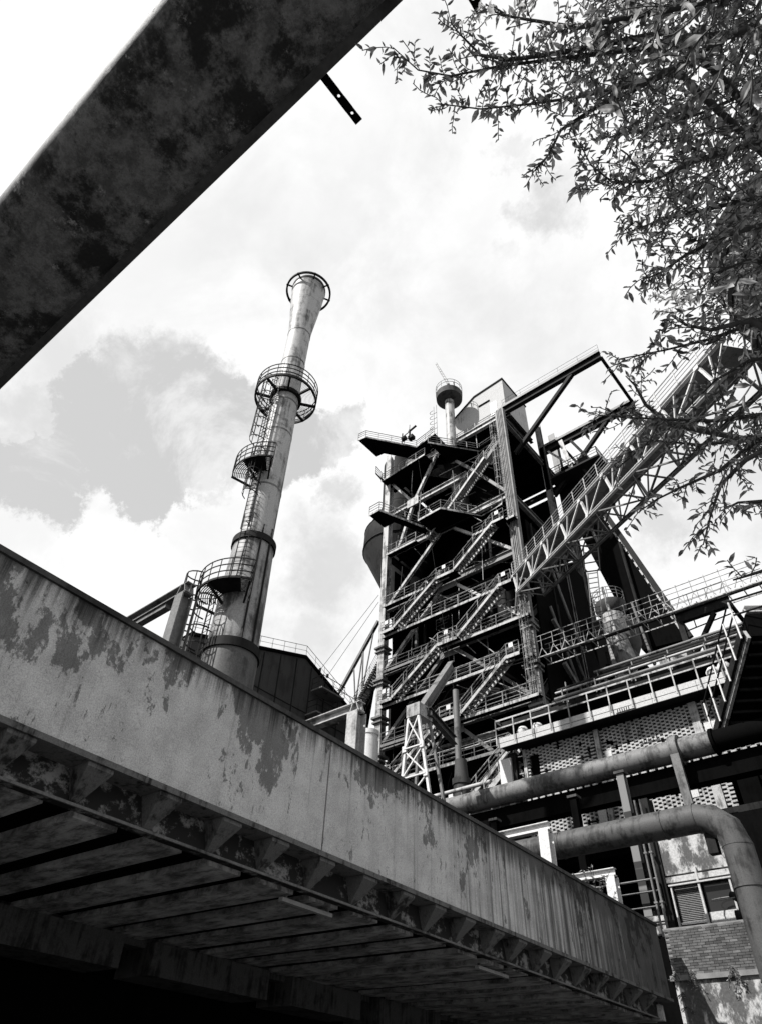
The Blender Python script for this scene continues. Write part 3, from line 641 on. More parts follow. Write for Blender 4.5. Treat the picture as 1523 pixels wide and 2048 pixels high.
# trolley bay behind: machine deck with ladders
tb = thing('machine_deck', 'small dark machine deck with railings under the rear crane beam', 'machine deck', (-18, 54, 58))
mb = MB(); mb.box(-21.6, -15.6, 53, 57, 58.4, 58.65); part('deck_plate', mb, DARK, tb)
mb = MB(); mb.rail([(-21.5, 53, 58.65), (-15.7, 53, 58.65), (-15.7, 57, 58.65)], 1.3, 1.2, .05, toe=False); part('railing', mb, DARK, tb)
mb = MB(); mb.box(-20.6, -19.0, 54, 56, 58.7, 60.4); mb.box(-18.2, -17.2, 53.6, 54.6, 58.7, 60); part('motor_house', mb, BLACKST, tb)
for xa, xb in ((-16.2, -14.6), (-17.5, -16.0)):
    mb = MB(); mb.ibeam((xa - 2.4, 54, 63.8), (xb, 54, 53), .3, .35, (0, 1, 0), .05); part('brace', mb, DARK, tb)
mb = MB(); mb.bar((-19.6, 53.2, 63.9), (-19.0, 53.2, 58.6), .5, .1, (0, 1, 0)); part('ladder_frame', mb, PALE, tb)
mb = MB(); mb.bar((-21.3, 53.1, 63), (-19.0, 53.1, 59.2), .22, .2, (0, 1, 0)); part('brace', mb, PALE, tb)

# ------------------------------------------------------------------ conveyor bridge (white truss)
cv = thing('conveyor_bridge', 'white truss conveyor bridge sloping from the tower stairs to the drum behind leaves', 'conveyor bridge', (-22.4, 42.5, 38.3))
P0 = V(AY(1025, 1150, 42.5)); D = V(tuple(-(ROT @ _n([-221, 676, 1350])))); LEN = 31.0
SD = D.cross(V(0, 0, 1)).normalized()
if SD.y < 0: SD = -SD                              # towards the far truss
UPV = SD.cross(D).normalized(); UPV = UPV if UPV.z > 0 else -UPV
DEP, WID = 1.95, 2.3
def Q(l, s, h): return P0 + D * l + SD * s + UPV * h
for s_, m in ((0, WHITE), (WID, STEEL)):  # far truss in grey: its unlit look is put into the colour
    mb = MB(); mb.ibeam(Q(0, s_, 0), Q(LEN, s_, 0), .2, .26, UPV, .03); part('top_chord', mb, m, cv)
    mb = MB(); mb.ibeam(Q(1.1, s_, -DEP), Q(LEN, s_, -DEP), .2, .22, UPV, .03); part('bottom_chord', mb, m, cv)
    pan = 3.6; k = 0; l = 0.0
    while l < LEN - 1.5:
        for pa_, pb_, w in ((Q(l, s_, 0), Q(l + 1.15, s_, -DEP), .14), (Q(l + 1.15, s_, -DEP), Q(min(LEN, l + pan), s_, 0), .11 if k % 2 else .08), (Q(l + 1.15, s_, -DEP), Q(l + 1.0 + (.4 if k % 2 else 0), s_, 0), .08)):
            mb = MB(); mb.bar(pa_, pb_, w, w, SD); part('truss_web', mb, m, cv)
        for lc, hc in ((l, -.16), (l + 1.15, -DEP + .1)):
            mb = MB(); mb.obox(Q(lc + .05, s_ - .13 if s_ == 0 else s_ + .13, hc), D * .2, UPV * .12, SD * .012); part('gusset_plate', mb, m, cv)
        l += pan; k += 1
l = .1
while l < LEN - 1.2:
    mb = MB(); mb.slab([Q(l, .14, -.16), Q(l + 1.24, .14, -.16), Q(l + 1.24, WID - .14, -.16), Q(l, WID - .14, -.16)], UPV * .08); part('deck_panel', mb, STEEL, cv); l += 1.27
l = 1.1; k = 0
while l < LEN - 2.6:
    a, b = ((.1, WID - .1) if k % 2 == 0 else (WID - .1, .1))
    mb = MB(); mb.bar(Q(l, a, -DEP), Q(l + 2.4, b, -DEP), .09, .09, UPV); part('lateral_brace', mb, STEEL, cv)
    mb = MB(); mb.bar(Q(l, .1, -DEP), Q(l, WID - .1, -DEP), .09, .09, UPV); part('lateral_brace', mb, STEEL, cv)
    l += 2.55; k += 1
for s_ in (-.05, WID + .05):
    mb = MB(); mb.rail([Q(0, s_, .13), Q(LEN, s_, .13)], 1.15, 1.9, .033, (.25, .5, .75), False); part('railing', mb, WHITE if s_ < 0 else STEEL, cv)
mb = MB(); mb.bar(Q(.4, .3, -.2), Q(-.3, .3, -3.4), .2, .2); part('prop', mb, STEEL, cv)

# dark drum the conveyor runs up to, mostly behind the leaves
dr = thing('storage_drum', 'big dark storage drum with ring rails half hidden behind the leaves at right', 'drum', (4.9, 22.4, 6.7))
mb = MB(); mb.lathe([(.9, 21.5), (2.6, 24.4), (3.9, 26.0), (3.9, 33.0), (3, 34)], (4.9, 22.4), 48); part('drum_shell', mb, DARK, dr, 40)
mb = MB()
for z in (26.2, 29.4, 31.0): mb.lathe([(3.92, z), (4.1, z), (4.1, z + .16), (3.92, z + .16)], (4.9, 22.4), 48, caps=False)
part('ring_band', mb, STEEL, dr, 40)
mb = MB(); mb.lathe([(.88, 16), (.88, 21.6)], (4.9, 22.4), 24); part('outlet_pipe', mb, BLACKST, dr, 40)
for a in (.3, 1.87, 3.44 - 1.0, 5.2):
    mb = MB(); x, y = 4.9 + 3.6 * math.cos(a), 22.4 + 3.6 * math.sin(a)
    if x < 4.5: x = 4.8; 
    mb.ibeam((x, y, .1), (x, y, 26.5), .4, .4, (0, 1, 0), .04); part('leg', mb, DARK, dr)

# ------------------------------------------------------------------ skip incline and second chute
sk = thing('skip_incline', 'long black skip incline running steeply down right of the tower', 'skip incline', (-15, 56, 36))
a0, a1, b0_, b1_ = V(AY(1283, 1300, 55)), V(AY(1380, 1275, 55)), V(AY(1098, 952, 55)), V(AY(1152, 945, 55))
mb = MB(); mb.slab([a0, a1 - V(.5, 0, 0), b1_ - V(.5, 0, 0), b0_], (0, 2.6, 0)); part('skip_trough', mb, BLACKST, sk)
mb = MB(); mb.bar(a1, b1_, .5, .35, (0, 1, 0)); part('rail_edge', mb, DARK, sk)
mb = MB(); dd = (b1_ - a1); k = 0
while k < 22:
    p = a1 + dd * (k / 22); q = a1 + dd * ((k + .6) / 22); mb.bar(p + V(-.35, -.05, 0), q + V(-.35, -.05, 0), .16, .1, (0, 1, 0)); k += 1
part('track_brackets', mb, PALE, sk)
mb = MB(); mb.tube(AY(1308, 1328, 54.6), AY(1238, 1085, 54.6), .16, 8); part('stay', mb, DARK, sk)
mb = MB(); mb.tube(AY(1308, 1330, 54), AY(1262, 1205, 54), .12, 8); part('stay', mb, STEEL, sk)
ct = thing('ore_chute', 'short black ore chute sloping down behind the light walkway', 'chute', (-17, 50, 28))
q = [V(AY(*p, 50)) for p in ((1166, 1252), (1204, 1235), (1288, 1328), (1206, 1352))]
mb = MB(); mb.slab(q, (0, 2.4, 0)); part('chute_box', mb, BLACKST, ct)
mb = MB(); mb.bar(q[1] + V(0, -.1, 0), q[2] + V(0, -.1, 0), .3, .25, (0, 1, 0)); part('edge_beam', mb, STEEL, ct)

# gas vessel with a round platform
gv = thing('gas_vessel', 'pale gas vessel with small round railed platform behind the light walkway', 'vessel', (-14.6, 50, 30))
c = AY(1222, 1225, 50); gx, gy = c[0], 50.0
mb = MB(); mb.lathe([(.95, 26), (.95, c[2] - .4), (.5, c[2])], (gx, gy), 28); part('pipe', mb, PALE, gv, 40)
mb = MB(); mb.lathe([(1.0, c[2] - .3), (1.35, c[2] + .25), (1.35, c[2] + .75), (.4, c[2] + .8)], (gx, gy), 28); part('platform', mb, RUST, gv, 40)
mb = MB()
for hgt in (.4, .75, 1.1): mb.lathe([(1.33, c[2] + .75 + hgt), (1.37, c[2] + .75 + hgt), (1.37, c[2] + .8 + hgt), (1.33, c[2] + .8 + hgt), (1.33, c[2] + .75 + hgt)], (gx, gy), 24, caps=False)
for k in range(10): a = k * math.pi / 5; mb.tube((gx + 1.35 * math.cos(a), gy + 1.35 * math.sin(a), c[2] + .7), (gx + 1.35 * math.cos(a), gy + 1.35 * math.sin(a), c[2] + 1.9), .03, 4)
part('railing', mb, STEEL, gv)
v0 = AY(1249, 1262, 50); mb = MB(); mb.lathe([(.35, v0[2] - 2.6), (.95, v0[2] - 1.2), (1.0, v0[2] + .9), (.5, v0[2] + 1.6)], (v0[0], 50.4), 28); part('bulb', mb, RUST, gv, 40)
mb = MB(); mb.tube(AY(1222, 1250, 48.4), AY(1258, 1335, 48.4), .75, 20, .8); part('outlet_pipe', mb, PIPEM, gv, 40)
mb = MB(); mb.tube(AY(1240, 1300, 47.6), AY(1203, 1175, 47.6), .13, 8); part('prop', mb, PALE, gv)

# hanging ladder frame
lf = thing('ladder_frame', 'thin hanging ladder with square frame against the sky under the conveyor', 'ladder', tuple(AY(1190, 1290, 46)))
mb = MB()
def yl(a, b, r=.05): mb.tube(AY(*a, 46), AY(*b, 46), r, 5)
for a, b in (((1165, 1092), (1168, 1144)), ((1194, 1088), (1199, 1140)), ((1165, 1092), (1194, 1088)), ((1168, 1144), (1199, 1140)), ((1166, 1106), (1195, 1103)), ((1167, 1127), (1198, 1122)), ((1168, 1138), (1173, 1143)), ((1199, 1134), (1194, 1140))): yl(a, b, .06)
part('square_frame', mb, DARK, lf)
mb = MB(); yl((1174, 1146), (1186, 1275)); yl((1193, 1142), (1207, 1270))
for k in range(14):
    f_ = k / 13; yl((1174 + 12 * f_, 1148 + 126 * f_), (1193 + 14 * f_, 1145 + 124 * f_), .045)
part('ladder', mb, STEEL, lf)

# ------------------------------------------------------------------ light pipe walkway to the right
rw = thing('pipe_walkway', 'slender light steel pipe walkway spanning from the tower corner to the right', 'walkway', (-14, 44, 30))
mb = MB()
for y in (43.6, 45.0): mb.bar((-21.6, y, 30.3), (-4.5, y, 30.1), .06, .08)
part('bottom_chord', mb, PALE, rw)
mb = MB()
for y in (43.6, 45.0): mb.tube((-21.6, y, 32.2), (-4.5, y, 32.0), .03, 6); mb.tube((-21.6, y, 31.75), (-4.5, y, 31.55), .025, 6)
part('handrail', mb, PALE, rw)
x = -21.2
while x < -4.6:
    mb = MB()
    for y in (43.6,): mb.tube((x, y, 31.0), (x, y, 32.2), .025, 5); mb.tube((x, y, 31.05), (x - .38, y, 30.3), .035, 5); mb.tube((x, y, 31.05), (x + .38, y, 30.3), .035, 5)
    mb.tube((x, 43.6, 30.3), (x, 45, 30.3), .04, 5); mb.tube((x, 45, 30.3), (x, 45, 32.2), .022, 5)
    part('hanger', mb, PALE, rw); x += 1.02
mb = MB(); mb.tube((-21.4, 44.3, 30.55), (-4.5, 44.3, 30.4), .12, 10); part('service_pipe', mb, DARK, rw)
# ------------------------------------------------------------------ dust catcher left of the tower
dc = thing('dust_catcher', 'dark bulging dust catcher vessel hanging behind the left tower column', 'vessel', (-41.5, 49.5, 6.7))
mb = MB(); mb.lathe([(.5, 37), (.9, 46.5), (4.6, 54.6), (4.5, 57.4), (2.5, 61.8), (2.5, 70)], (-41.0, 49.5), 40); part('vessel_shell', mb, DARK, dc, 30)
for z in (54.6, 57.4, 61.8):
    mb = MB(); r = {54.6: 4.6, 57.4: 4.5, 61.8: 2.5}[z]; mb.lathe([(r, z - .06), (r + .05, z - .06), (r + .05, z + .06), (r, z + .06)], (-41.0, 49.5), 40, caps=False); part('seam_band', mb, DARK, dc, 30)
mb = MB(); mb.tube((-41.5, 49.5, 6.7), (-41.5, 49.5, 38.2), .5, 16); part('discharge_pipe', mb, DARK, dc, 40)

# ------------------------------------------------------------------ open-brick building with gallery
bb = thing('brick_building', 'long building with open brickwork walls and a white railed gallery', 'building', (-12, 40, 6.7))
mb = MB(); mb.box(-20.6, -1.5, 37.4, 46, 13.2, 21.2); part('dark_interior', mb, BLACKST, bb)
mb = MB(); mb.box(-8.3, -1.6, 35.95, 36.1, 13.2, 15.7); part('shade_panel', mb, BLACKST, bb)  # added black sheet standing in for the shade over the lower brickwork
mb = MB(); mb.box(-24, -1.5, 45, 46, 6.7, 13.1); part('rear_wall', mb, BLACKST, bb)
mb = MB(); mb.box(-21, -1.5, 35.9, 46.2, 21.25, 21.6); part('roof_slab', mb, DARK, bb)
XC = [-20.55, -19.6, -14.95, -9.35, -7.2, -1.6]
for x, w in ((-20.5, .55), (-19.62, .2), (-14.9, .28), (-9.3, .45), (-4.2, .3)):
    mb = MB(); mb.box(x - w / 2, x + w / 2, 35.86, 36.14, 13.3, 19.45); part('pier', mb, LBRICK if w < .5 else DARK, bb)
for z, h, m in ((17.05, .12, PALE), (15.75, .14, STEEL), (13.6, .3, DARK)):
    mb = MB(); mb.box(-20.3, -1.6, 35.84, 35.95, z, z + h); part('lintel', mb, m, bb)
mb = MB(); mb.box(-19.35, -18.65, 36.2, 36.4, 17.5, 19.0); part('doorway', mb, BLACKST, bb)
bme = MB(); bme.box(-.15, .15, -.06, .06, -.046, .046); bme = mesh_of('open_brick', bme, (0, 0, 0), LBRICK)
bricks = []; zc = 13.98; row = 0
while zc < 19.4:
    x = -19.5 + (.235 if row % 2 else 0)
    while x < -6.0:
        cl_ = any(abs(x - p) < .3 for p in (-14.9, -9.3)); door = -19.4 < x < -18.6 and 17.45 < zc < 19.05
        lin = 17.0 < zc < 17.2 or 15.7 < zc < 15.92
        if random.random() > .03 and not (cl_ or door or lin or (x > -8.5 and zc < 15.7)): bricks.append((x, zc))
        x += .47
    zc += .1; row += 1
cf = ROT @ [0, 0, 1]
vis = [b for b in bricks if (16.7 < b[1] < 18.4 and b[0] > -18.5) or (14.6 < b[1] < 15.6 and b[0] > -12.5)]
vis.sort(key=lambda b: (np.array([b[0], 36, b[1]]) - CAM) @ cf); chosen = set(vis[:300])
for b in chosen:
    o = bpy.data.objects.new('brick', bme); COL.objects.link(o); o.parent = bb; o.location = (b[0] + 12 + random.uniform(-.012, .012), 36 - 40 + random.uniform(-.012, .012), b[1] - 6.7)
mb = MB()
for b in bricks:
    if b not in chosen: y = 36 + random.uniform(-.012, .012); mb.box(b[0] - .15, b[0] + .15, y - .06, y + .06, b[1] - .046, b[1] + .046)
part('open_brickwork', mb, LBRICK, bb, kind='stuff')
for x0, x1, z0, z1 in ((-17.9, -16.2, 17.18, 17.42), (-15.6, -15.1, 17.2, 17.7), (-14.6, -14.2, 17.2, 18.1), (-10.9, -10.2, 14.7, 15.3), (-15.6, -15.15, 14.2, 15.5), (-9.0, -8.2, 17.3, 18.2)):
    mb = MB(); mb.box(x0, x1, 35.91, 36.0, z0, z1); part('plaster_patch', mb, RENDER, bb)
gl = MB(); gl.box(-20.8, -3, 34.95, 35.9, 19.62, 20.0); part('gallery_floor', gl, DARK, bb)
x = -20.8
while x < -3.2:
    mb = MB(); mb.box(x + .01, x + 2.45, 34.89, 34.945, 19.48, 19.74); mb.box(x + .01, x + 2.45, 34.87, 34.945, 19.765, 20.08); part('fascia_panel', mb, FASC, bb); x += 2.46
mb = MB()
for z, r in ((21.15, .05), (20.65, .042)): mb.box(-20.8, -3, 34.72, 34.77, z - r, z + r)
mb.box(-20.83, -20.77, 34.8, 35.9, 21.1, 21.2); part('handrail', mb, PALE, bb)
x = -20.78
while x < -3:
    mb = MB(); mb.bar((x, 34.735, 19.55), (x, 34.735, 21.12), .07, .05, (0, 1, 0)); part('rail_post', mb, PALE, bb); x += 1.25
for z, y, r, m in ((21.9, 35.7, .14, STEEL), (22.4, 35.9, .1, PALE), (22.75, 36.3, .16, DARK), (23.3, 36.5, .12, STEEL), (21.55, 35.3, .1, DARK), (23.9, 38, .2, DARK)):
    mb = MB(); mb.tube((-17 if z < 23 else -14.5, y, z), (-2, y, z), r * .75, 12); part('roof_pipe', mb, m, bb, 40)
mb = MB()
for x in np.arange(-16.5, -3, 2.2): mb.bar((x, 35.8, 21.6), (x, 35.8, 22.5), .07, .07, (0, 1, 0)); mb.bar((x, 36.5, 21.6), (x, 36.5, 23.3), .07, .07, (0, 1, 0))
part('pipe_stands', mb, STEEL, bb)
mb = MB(); mb.box(-11.8, -9.4, 41, 43, 22, 25.5); part('roof_hut', mb, PALE, bb)
mb = MB(); mb.box(-17.8, -2, 37, 45.8, 21.6, 22.6); part('roof_upstand', mb, BLACKST, bb)
for xa, za in ((-19.2, 20.2), (-18.2, 20.15), (-7.6, 20.3), (-7.0, 20.4)):   # pale sacks left on the gallery
    mb = MB(); mb.lathe([(.05, za - .12), (.33, za - .06), (.38, za + .12), (.25, za + .34), (.06, za + .4)], (xa, 35.3), 14); part('sack', mb, WHITE, bb, 60)
mb = MB()
for k in range(6): mb.tube((-12.9 + k * .13, 34.7, 19.42), (-12.9 + k * .13, 34.7, 19.62), .025, 5)
mb.bar((-13, 34.7, 19.42), (-11.9, 34.7, 19.42), .04, .05); part('insulator_row', mb, DARK, bb)
# lower crane at the roof's right end
c2 = thing('roof_crane', 'small dark crane runway above the brick building roof at right', 'crane runway', tuple(AY(1400, 1260, 42)))
yA, yB = 40.0, 44.6
ua, ub = V(AY(1352, 1241, yA)), V(AY(1458, 1200, yA)); zz = (ua.z + ub.z) / 2
mb = MB(); mb.ibeam((ua.x, yA, zz), (ub.x, yA, zz), .35, .75, (0, 0, 1), .06); part('runway_beam', mb, DARK, c2)
mb = MB(); mb.ibeam((ua.x, yB, zz), (ub.x, yB, zz), .35, .6, (0, 0, 1), .06); part('runway_beam', mb, DARK, c2)
mb = MB(); mb.ibeam((ub.x - .1, yA + .2, zz), (ub.x - .1, yB - .2, zz), .2, .3, (0, 0, 1), .04); part('end_beam', mb, DARK, c2)
mb = MB(); mb.ibeam((ub.x - 1.1, yA, zz - .4), (ua.x + .3, yA, zz - 3.0), .22, .3, (0, 1, 0), .04); part('strut', mb, DARK, c2)
mb = MB(); mb.bar((ua.x + .2, yA, zz - 1.05), (ub.x, yA, zz - .85), .06, .06)
for f_ in (.3, .6, .95): x = ua.x + (ub.x - ua.x) * f_; mb.bar((x, yA, zz - 1.0), (x, yA, zz - .35), .06, .06, (0, 1, 0))
part('hanger_rail', mb, DARK, c2)
mb = MB(); mb.rail([(ua.x, yA - .3, zz + .35), (ub.x, yA - .3, zz + .35)], 1.0, 1.3, .025, (.5,), False); part('railing', mb, PALE, c2)
for yy in (yA, yB):
    mb = MB(); mb.ibeam((ua.x + .2, yy, 22), (ua.x + .2, yy, zz - .4), .35, .35, (0, 1, 0), .04); part('post', mb, DARK, c2)

# ------------------------------------------------------------------ pipelines
pa = thing('gas_main', 'thick sunlit gas main running along the brick building under the gallery', 'pipe', (-14, 33, 15.4))
GZ = 15.87
mb = MB(); mb.pipe([(-34, 33, GZ), (-20, 33, GZ), (-8.1, 33, GZ)], .53, 40); part('pipe_shell', mb, PIPEM, pa, 40)
mb = MB(); mb.pipe([(-8.1, 33, GZ), (-7.95, 33, GZ)], .6, 40); mb.pipe([(-7.95, 33, GZ), (-1.5, 33, GZ)], .5, 40); part('shaded_end', mb, BLACKST, pa, 40)  # shadow on the pipe's right end, put into the colour as a black section
mb = MB(); mb.box(-34, -1.5, 33.2, 33.9, 14.3, 15.3); part('trestle_girder', mb, BLACKST, pa)
xs = AY(1340, 1500, 32)[0]; mb = MB(); mb.pipe([(xs - .2, 33, GZ), (xs + .2, 33, GZ)], .72, 40); mb.bar((xs, 32.45, GZ + .2), (xs, 32.6, 13.0), .4, .2, (0, 1, 0)); part('pipe_clamp', mb, PIPEM, pa, 40)
for x in (-25, -17.5, -12.2):
    mb = MB(); mb.pipe([(x - .03, 33, GZ), (x + .03, 33, GZ)], .545, 40); part('weld_band', mb, STEEL, pa, 40)
for x in (-24, -12.6, -3):
    mb = MB(); mb.ibeam((x, 33.55, 6.7), (x, 33.55, 14.5), .35, .35, (0, 1, 0), .04); part('support', mb, BLACKST, pa)
pb = thing('elbow_pipe', 'grey pipe with segmented elbow turning down at the right edge', 'pipe', (-6.3, 24, 0))
mb = MB(); pr = .44; xv = -6.1; zc = 9.70
mb.pipe([(-22, 24, zc), (xv - 1.0, 24, zc), (xv - .55, 24, zc - .12), (xv - .13, 24, zc - .5), (xv, 24, zc - 1.0), (xv, 24, 0.02)], [pr, pr, pr * 1.02, pr * 1.03, pr * 1.03, pr * 1.03], 40)
part('pipe_shell', mb, PIPE2M, pb, 20)
mb = MB(); mb.lathe([(pr * 1.035, 7.5), (pr * 1.09, 7.5), (pr * 1.09, 7.56), (pr * 1.035, 7.56)], (xv, 24), 40, caps=False); part('weld_band', mb, PIPE2M, pb, 40)
mb = MB(); mb.lathe([(pr * 1.035, 3.5), (pr * 1.3, 3.5), (pr * 1.3, 3.58), (pr * 1.035, 3.58)], (xv, 24), 40, caps=False); part('weld_band', mb, PIPE2M, pb, 40)
for p, q in (((-8.2, 24, zc), (-8.16, 24, zc)), ((-12.0, 24, zc), (-11.96, 24, zc)), ((xv - 1.0, 24, zc), (xv - .97, 24, zc)), ((xv, 24, zc - 1.03), (xv, 24, zc - 1.0)), ((xv, 24, 5.2), (xv, 24, 5.24))):
    mb = MB(); mb.pipe([p, q], pr * 1.06, 32); part('weld_band', mb, PIPE2M, pb, 30)
mb = MB(); mb.bar((xv - .75, 24.1, zc - .5), (xv - .75, 24.1, 8.6), .3, .3, (0, 1, 0)); part('bracket', mb, DARK, pb)
m_, t_, b__ = newmat('patchy_steel', .7)
w1 = noise(t_, pos(t_, (.01, .01, 1)), 1.1, 2, .5); v_ = smooth(t_, w1, .48, .5, .02, .14); t_.links.new(v_, b__.inputs['Base Color']); PATCHY = m_  # column shaft in pale and dark bands up its height
for x, y, zt, lab in ((-10.47, 27, 12.9, 'patchy steel column right of the bridge end, pale and dark bands'), (-12.9, 27.5, 12.6, 'dark steel column behind the farthest white portal frame'), (-17.2, 28, 12.6, 'dark steel column behind the portal frame that crosses the lower pipe')):
    t = thing('support_column', lab, 'column', (x, y, 6.7), 'steel support columns on the bank')
    mb = MB(); mb.ibeam((x, y, 6.9), (x, y, zt), .3, .3, (0, 1, 0), .03); part('shaft', mb, BLACKST if x < -11 else PATCHY, t)
    mb = MB(); mb.box(x - .28, x + .28, y - .28, y + .28, 6.7, 6.9); mb.box(x - .22, x + .22, y - .22, y + .22, zt, zt + .1); part('end_plates', mb, RUST, t)
rl = thing('bank_railing', 'pale tube railing on the bank behind the far bridge end', 'railing', (-13, 26.3, 6.7))
mb = MB(); mb.rail([(-19.5, 26.3, 6.9), (-9.7, 26.3, 6.9)], 1.9, 1.7, .035, (.3, .55, .8), False); part('railing_bars', mb, STEEL, rl)
mb = MB(); mb.box(-19, -9.8, 26.7, 26.9, 7.15, 7.75); part('low_wall', mb, STAINED, rl)
for x in (-9.85, -9.65):
    t = thing('drain_pipe', 'thin pale drain pipe, %s of a pair at the gatehouse corner' % ('left' if x < -9.8 else 'right'), 'pipe', (x, 26.2, 6.7), 'thin drain pipes at the gatehouse corner')
    mb = MB(); mb.tube((x, 26.2, 7.0), (x, 26.2, 11.5), .04, 8); mb.box(x - .06, x + .06, 26.15, 26.35, 8, 8.06); mb.box(x - .06, x + .06, 26.15, 26.35, 9.6, 9.66); part('tube', mb, STEEL, t)

# ------------------------------------------------------------------ gatehouse above the abutment
gh = thing('gatehouse', 'small gatehouse with stained render panel, shutter and white framed window', 'gatehouse', (-7.8, 27, 6.7))
mb = MB(); mb.box(-9.42, -6.95, 26.5, 26.75, 8.88, 10.1); part('render_panel', mb, STAINED, gh)
mb = MB(); mb.box(-9.42, -6.95, 26.42, 26.6, 8.62, 8.80); part('lintel', mb, STAINED, gh)
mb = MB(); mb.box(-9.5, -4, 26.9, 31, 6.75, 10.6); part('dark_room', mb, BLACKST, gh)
mb = MB(); mb.box(-9.75, -9.45, 26.45, 27.0, 6.7, 11.6); part('corner_column', mb, DARK, gh)
for x, w in ((-9.3, .025), (-8.33, .035), (-7.3, .03), (-7.1, .03)):
    mb = MB(); mb.box(x - w, x + w, 26.40, 26.5, 6.95, 8.5 if x != -8.33 else 9.0); part('window_post', mb, FASC, gh)
mb = MB(); mb.box(-9.36, -6.2, 26.36, 26.46, 8.5, 8.55); part('head_rail', mb, FASC, gh)
k = 0
for z in np.arange(7.42, 8.48, .052):
    mb = MB(); mb.slab([(-9.25, 26.56, z), (-8.4, 26.56, z), (-8.4, 26.60, z + .045), (-9.25, 26.60, z + .045)], (0, .01, 0)); part('shutter_slat', mb, STEEL, gh)
mb = MB(); mb.box(-9.26, -8.39, 26.52, 26.58, 7.34, 7.41); part('shutter_rail', mb, WHITE, gh)
mb = MB(); mb.box(-9.26, -8.39, 26.55, 26.6, 6.95, 7.30); part('lower_panel', mb, FASC, gh)
mb = MB(); mb.box(-8.27, -7.36, 26.55, 26.6, 6.95, 7.62); part('lower_panel', mb, FASC, gh)
mb = MB(); mb.box(-8.27, -7.36, 26.6, 26.63, 7.62, 8.5); part('pane', mb, GLASS, gh)
hw = thing('valve_wheel', 'dark valve machine with a thin hoop and handwheel beside the elbow pipe', 'valve', (-7.0, 26.1, 6.9))
mb = MB(); mb.tube((-7.32, 26.1, 7.95), (-6.9, 26.1, 7.7), .1, 10, .2); mb.tube((-7.3, 26.1, 7.3), (-6.9, 26.1, 7.3), .19, 12, .12); mb.box(-7.02, -6.88, 26.0, 26.2, 6.9, 8.3); part('valve_body', mb, DARK, hw, 40)
mb = MB(); q = [V(-7.55 + .42 * math.cos(a), 26.1 + .3 * math.sin(a), 7.85 + .1 * math.sin(a)) for a in np.linspace(0, 2 * math.pi, 17)]
mb.pipe(q, .022, 6); mb.bar(q[0], (-7.0, 26.1, 7.85), .03, .03); part('hoop', mb, STEEL, hw)

# ------------------------------------------------------------------ brick abutment
ab = thing('abutment_wall', 'brick topped concrete abutment wall below the gatehouse', 'wall', (-7.4, 25.2, 0))
mb = MB(); mb.box(-9.37, -4.5, 25.02, 25.5, .01, 5.56); part('concrete_base', mb, STAINED, ab)
mb = MB(); mb.box(-9.45, -4.5, 24.93, 25.5, 5.563, 5.70); part('ledge', mb, MORTAR, ab)
mb = MB(); mb.box(-9.36, -4.5, 25.015, 25.5, 5.702, 6.90); part('mortar_bed', mb, MORTAR, ab)
bk = [MB() for _ in range(3)]; bms = []
for i, (L, m) in enumerate(((.232, BRICK), (.232, flat('brick_grey', .10, .9, .3, 2.5)), (.232, flat('brick_sooty', .055, .9, .3, 2.5)))):
    bk[i].box(-L / 2, L / 2, -.05, .05, -.0305, .0305); bms.append(mesh_of('wall_brick', bk[i], (0, 0, 0), m))
z = 5.74; row = 0
while z < 6.9:
    x = -9.24 + (.12 if row % 2 else 0)
    while x < -5.3:
        o = bpy.data.objects.new('brick', random.choice(bms)); COL.objects.link(o); o.parent = ab
        o.location = (x + 7.4, 25.04 - 25.2 + random.uniform(-.008, .006), z); o.rotation_euler = (0, random.uniform(-.012, .012), random.uniform(-.02, .02)); x += .245
    z += .0725; row += 1
mb = MB(); mb.box(-9.38, -4.5, 24.99, 25.5, 6.905, 6.97); part('top_course', mb, MORTAR, ab)
mb = MB(); mb.box(-16.2, -9.4, 25.05, 25.55, .01, 6.72); part('wing_wall', mb, BLACKST, ab)
mb = MB(); mb.tube((-5.45 - .95, 24.9, 5.9), (-6.6, 24.9, 5.2), .035, 6); part('drain_tube', mb, DARK, ab)

# ------------------------------------------------------------------ shed
sh = thing('cladding_shed', 'dark clad shed with gabled roof, roof rails and balconies behind the bridge', 'shed', (-48, 39, 6.7))
gp = [(26.5, 32.6), (39.8, 36.75), (46.6, 33.9), (52, 28.6), (52, 6.7), (26.5, 6.7)]
mb = MB(); mb.slab([(-45, y, z) for y, z in gp], (-14, 0, 0)); part('wall', mb, CLAD, sh)
mb = MB()
for (ya, za), (yb, zb) in zip(gp[:3], gp[1:4]): mb.slab([(-44.8, ya, za + .01), (-44.8, yb, zb + .01), (-44.8, yb, zb + .3), (-44.8, ya, za + .3)], (-14.4, 0, 0))
part('roof', mb, BLACKST, sh)
for y in np.arange(28.5, 51, 2.05):
    zt = float(np.interp(y, [26.5, 39.8, 46.6, 52], [32.6, 36.75, 33.9, 28.6])) - .2; mb = MB(); mb.box(-44.985, -44.93, y - .05, y + .05, 6.8, zt); part('cladding_rib', mb, DARK, sh)
for z in (23.5, 28.2, 31.2):
    mb = MB(); mb.box(-44.988, -44.95, 26.6, 51, z, z + .08); part('cladding_seam', mb, DARK, sh)
mb = MB(); mb.rail([(-44.9, y, z + .3) for y, z in gp[:4]], 1.1, 1.5, .03, (.5,), False); part('roof_railing', mb, STEEL, sh)
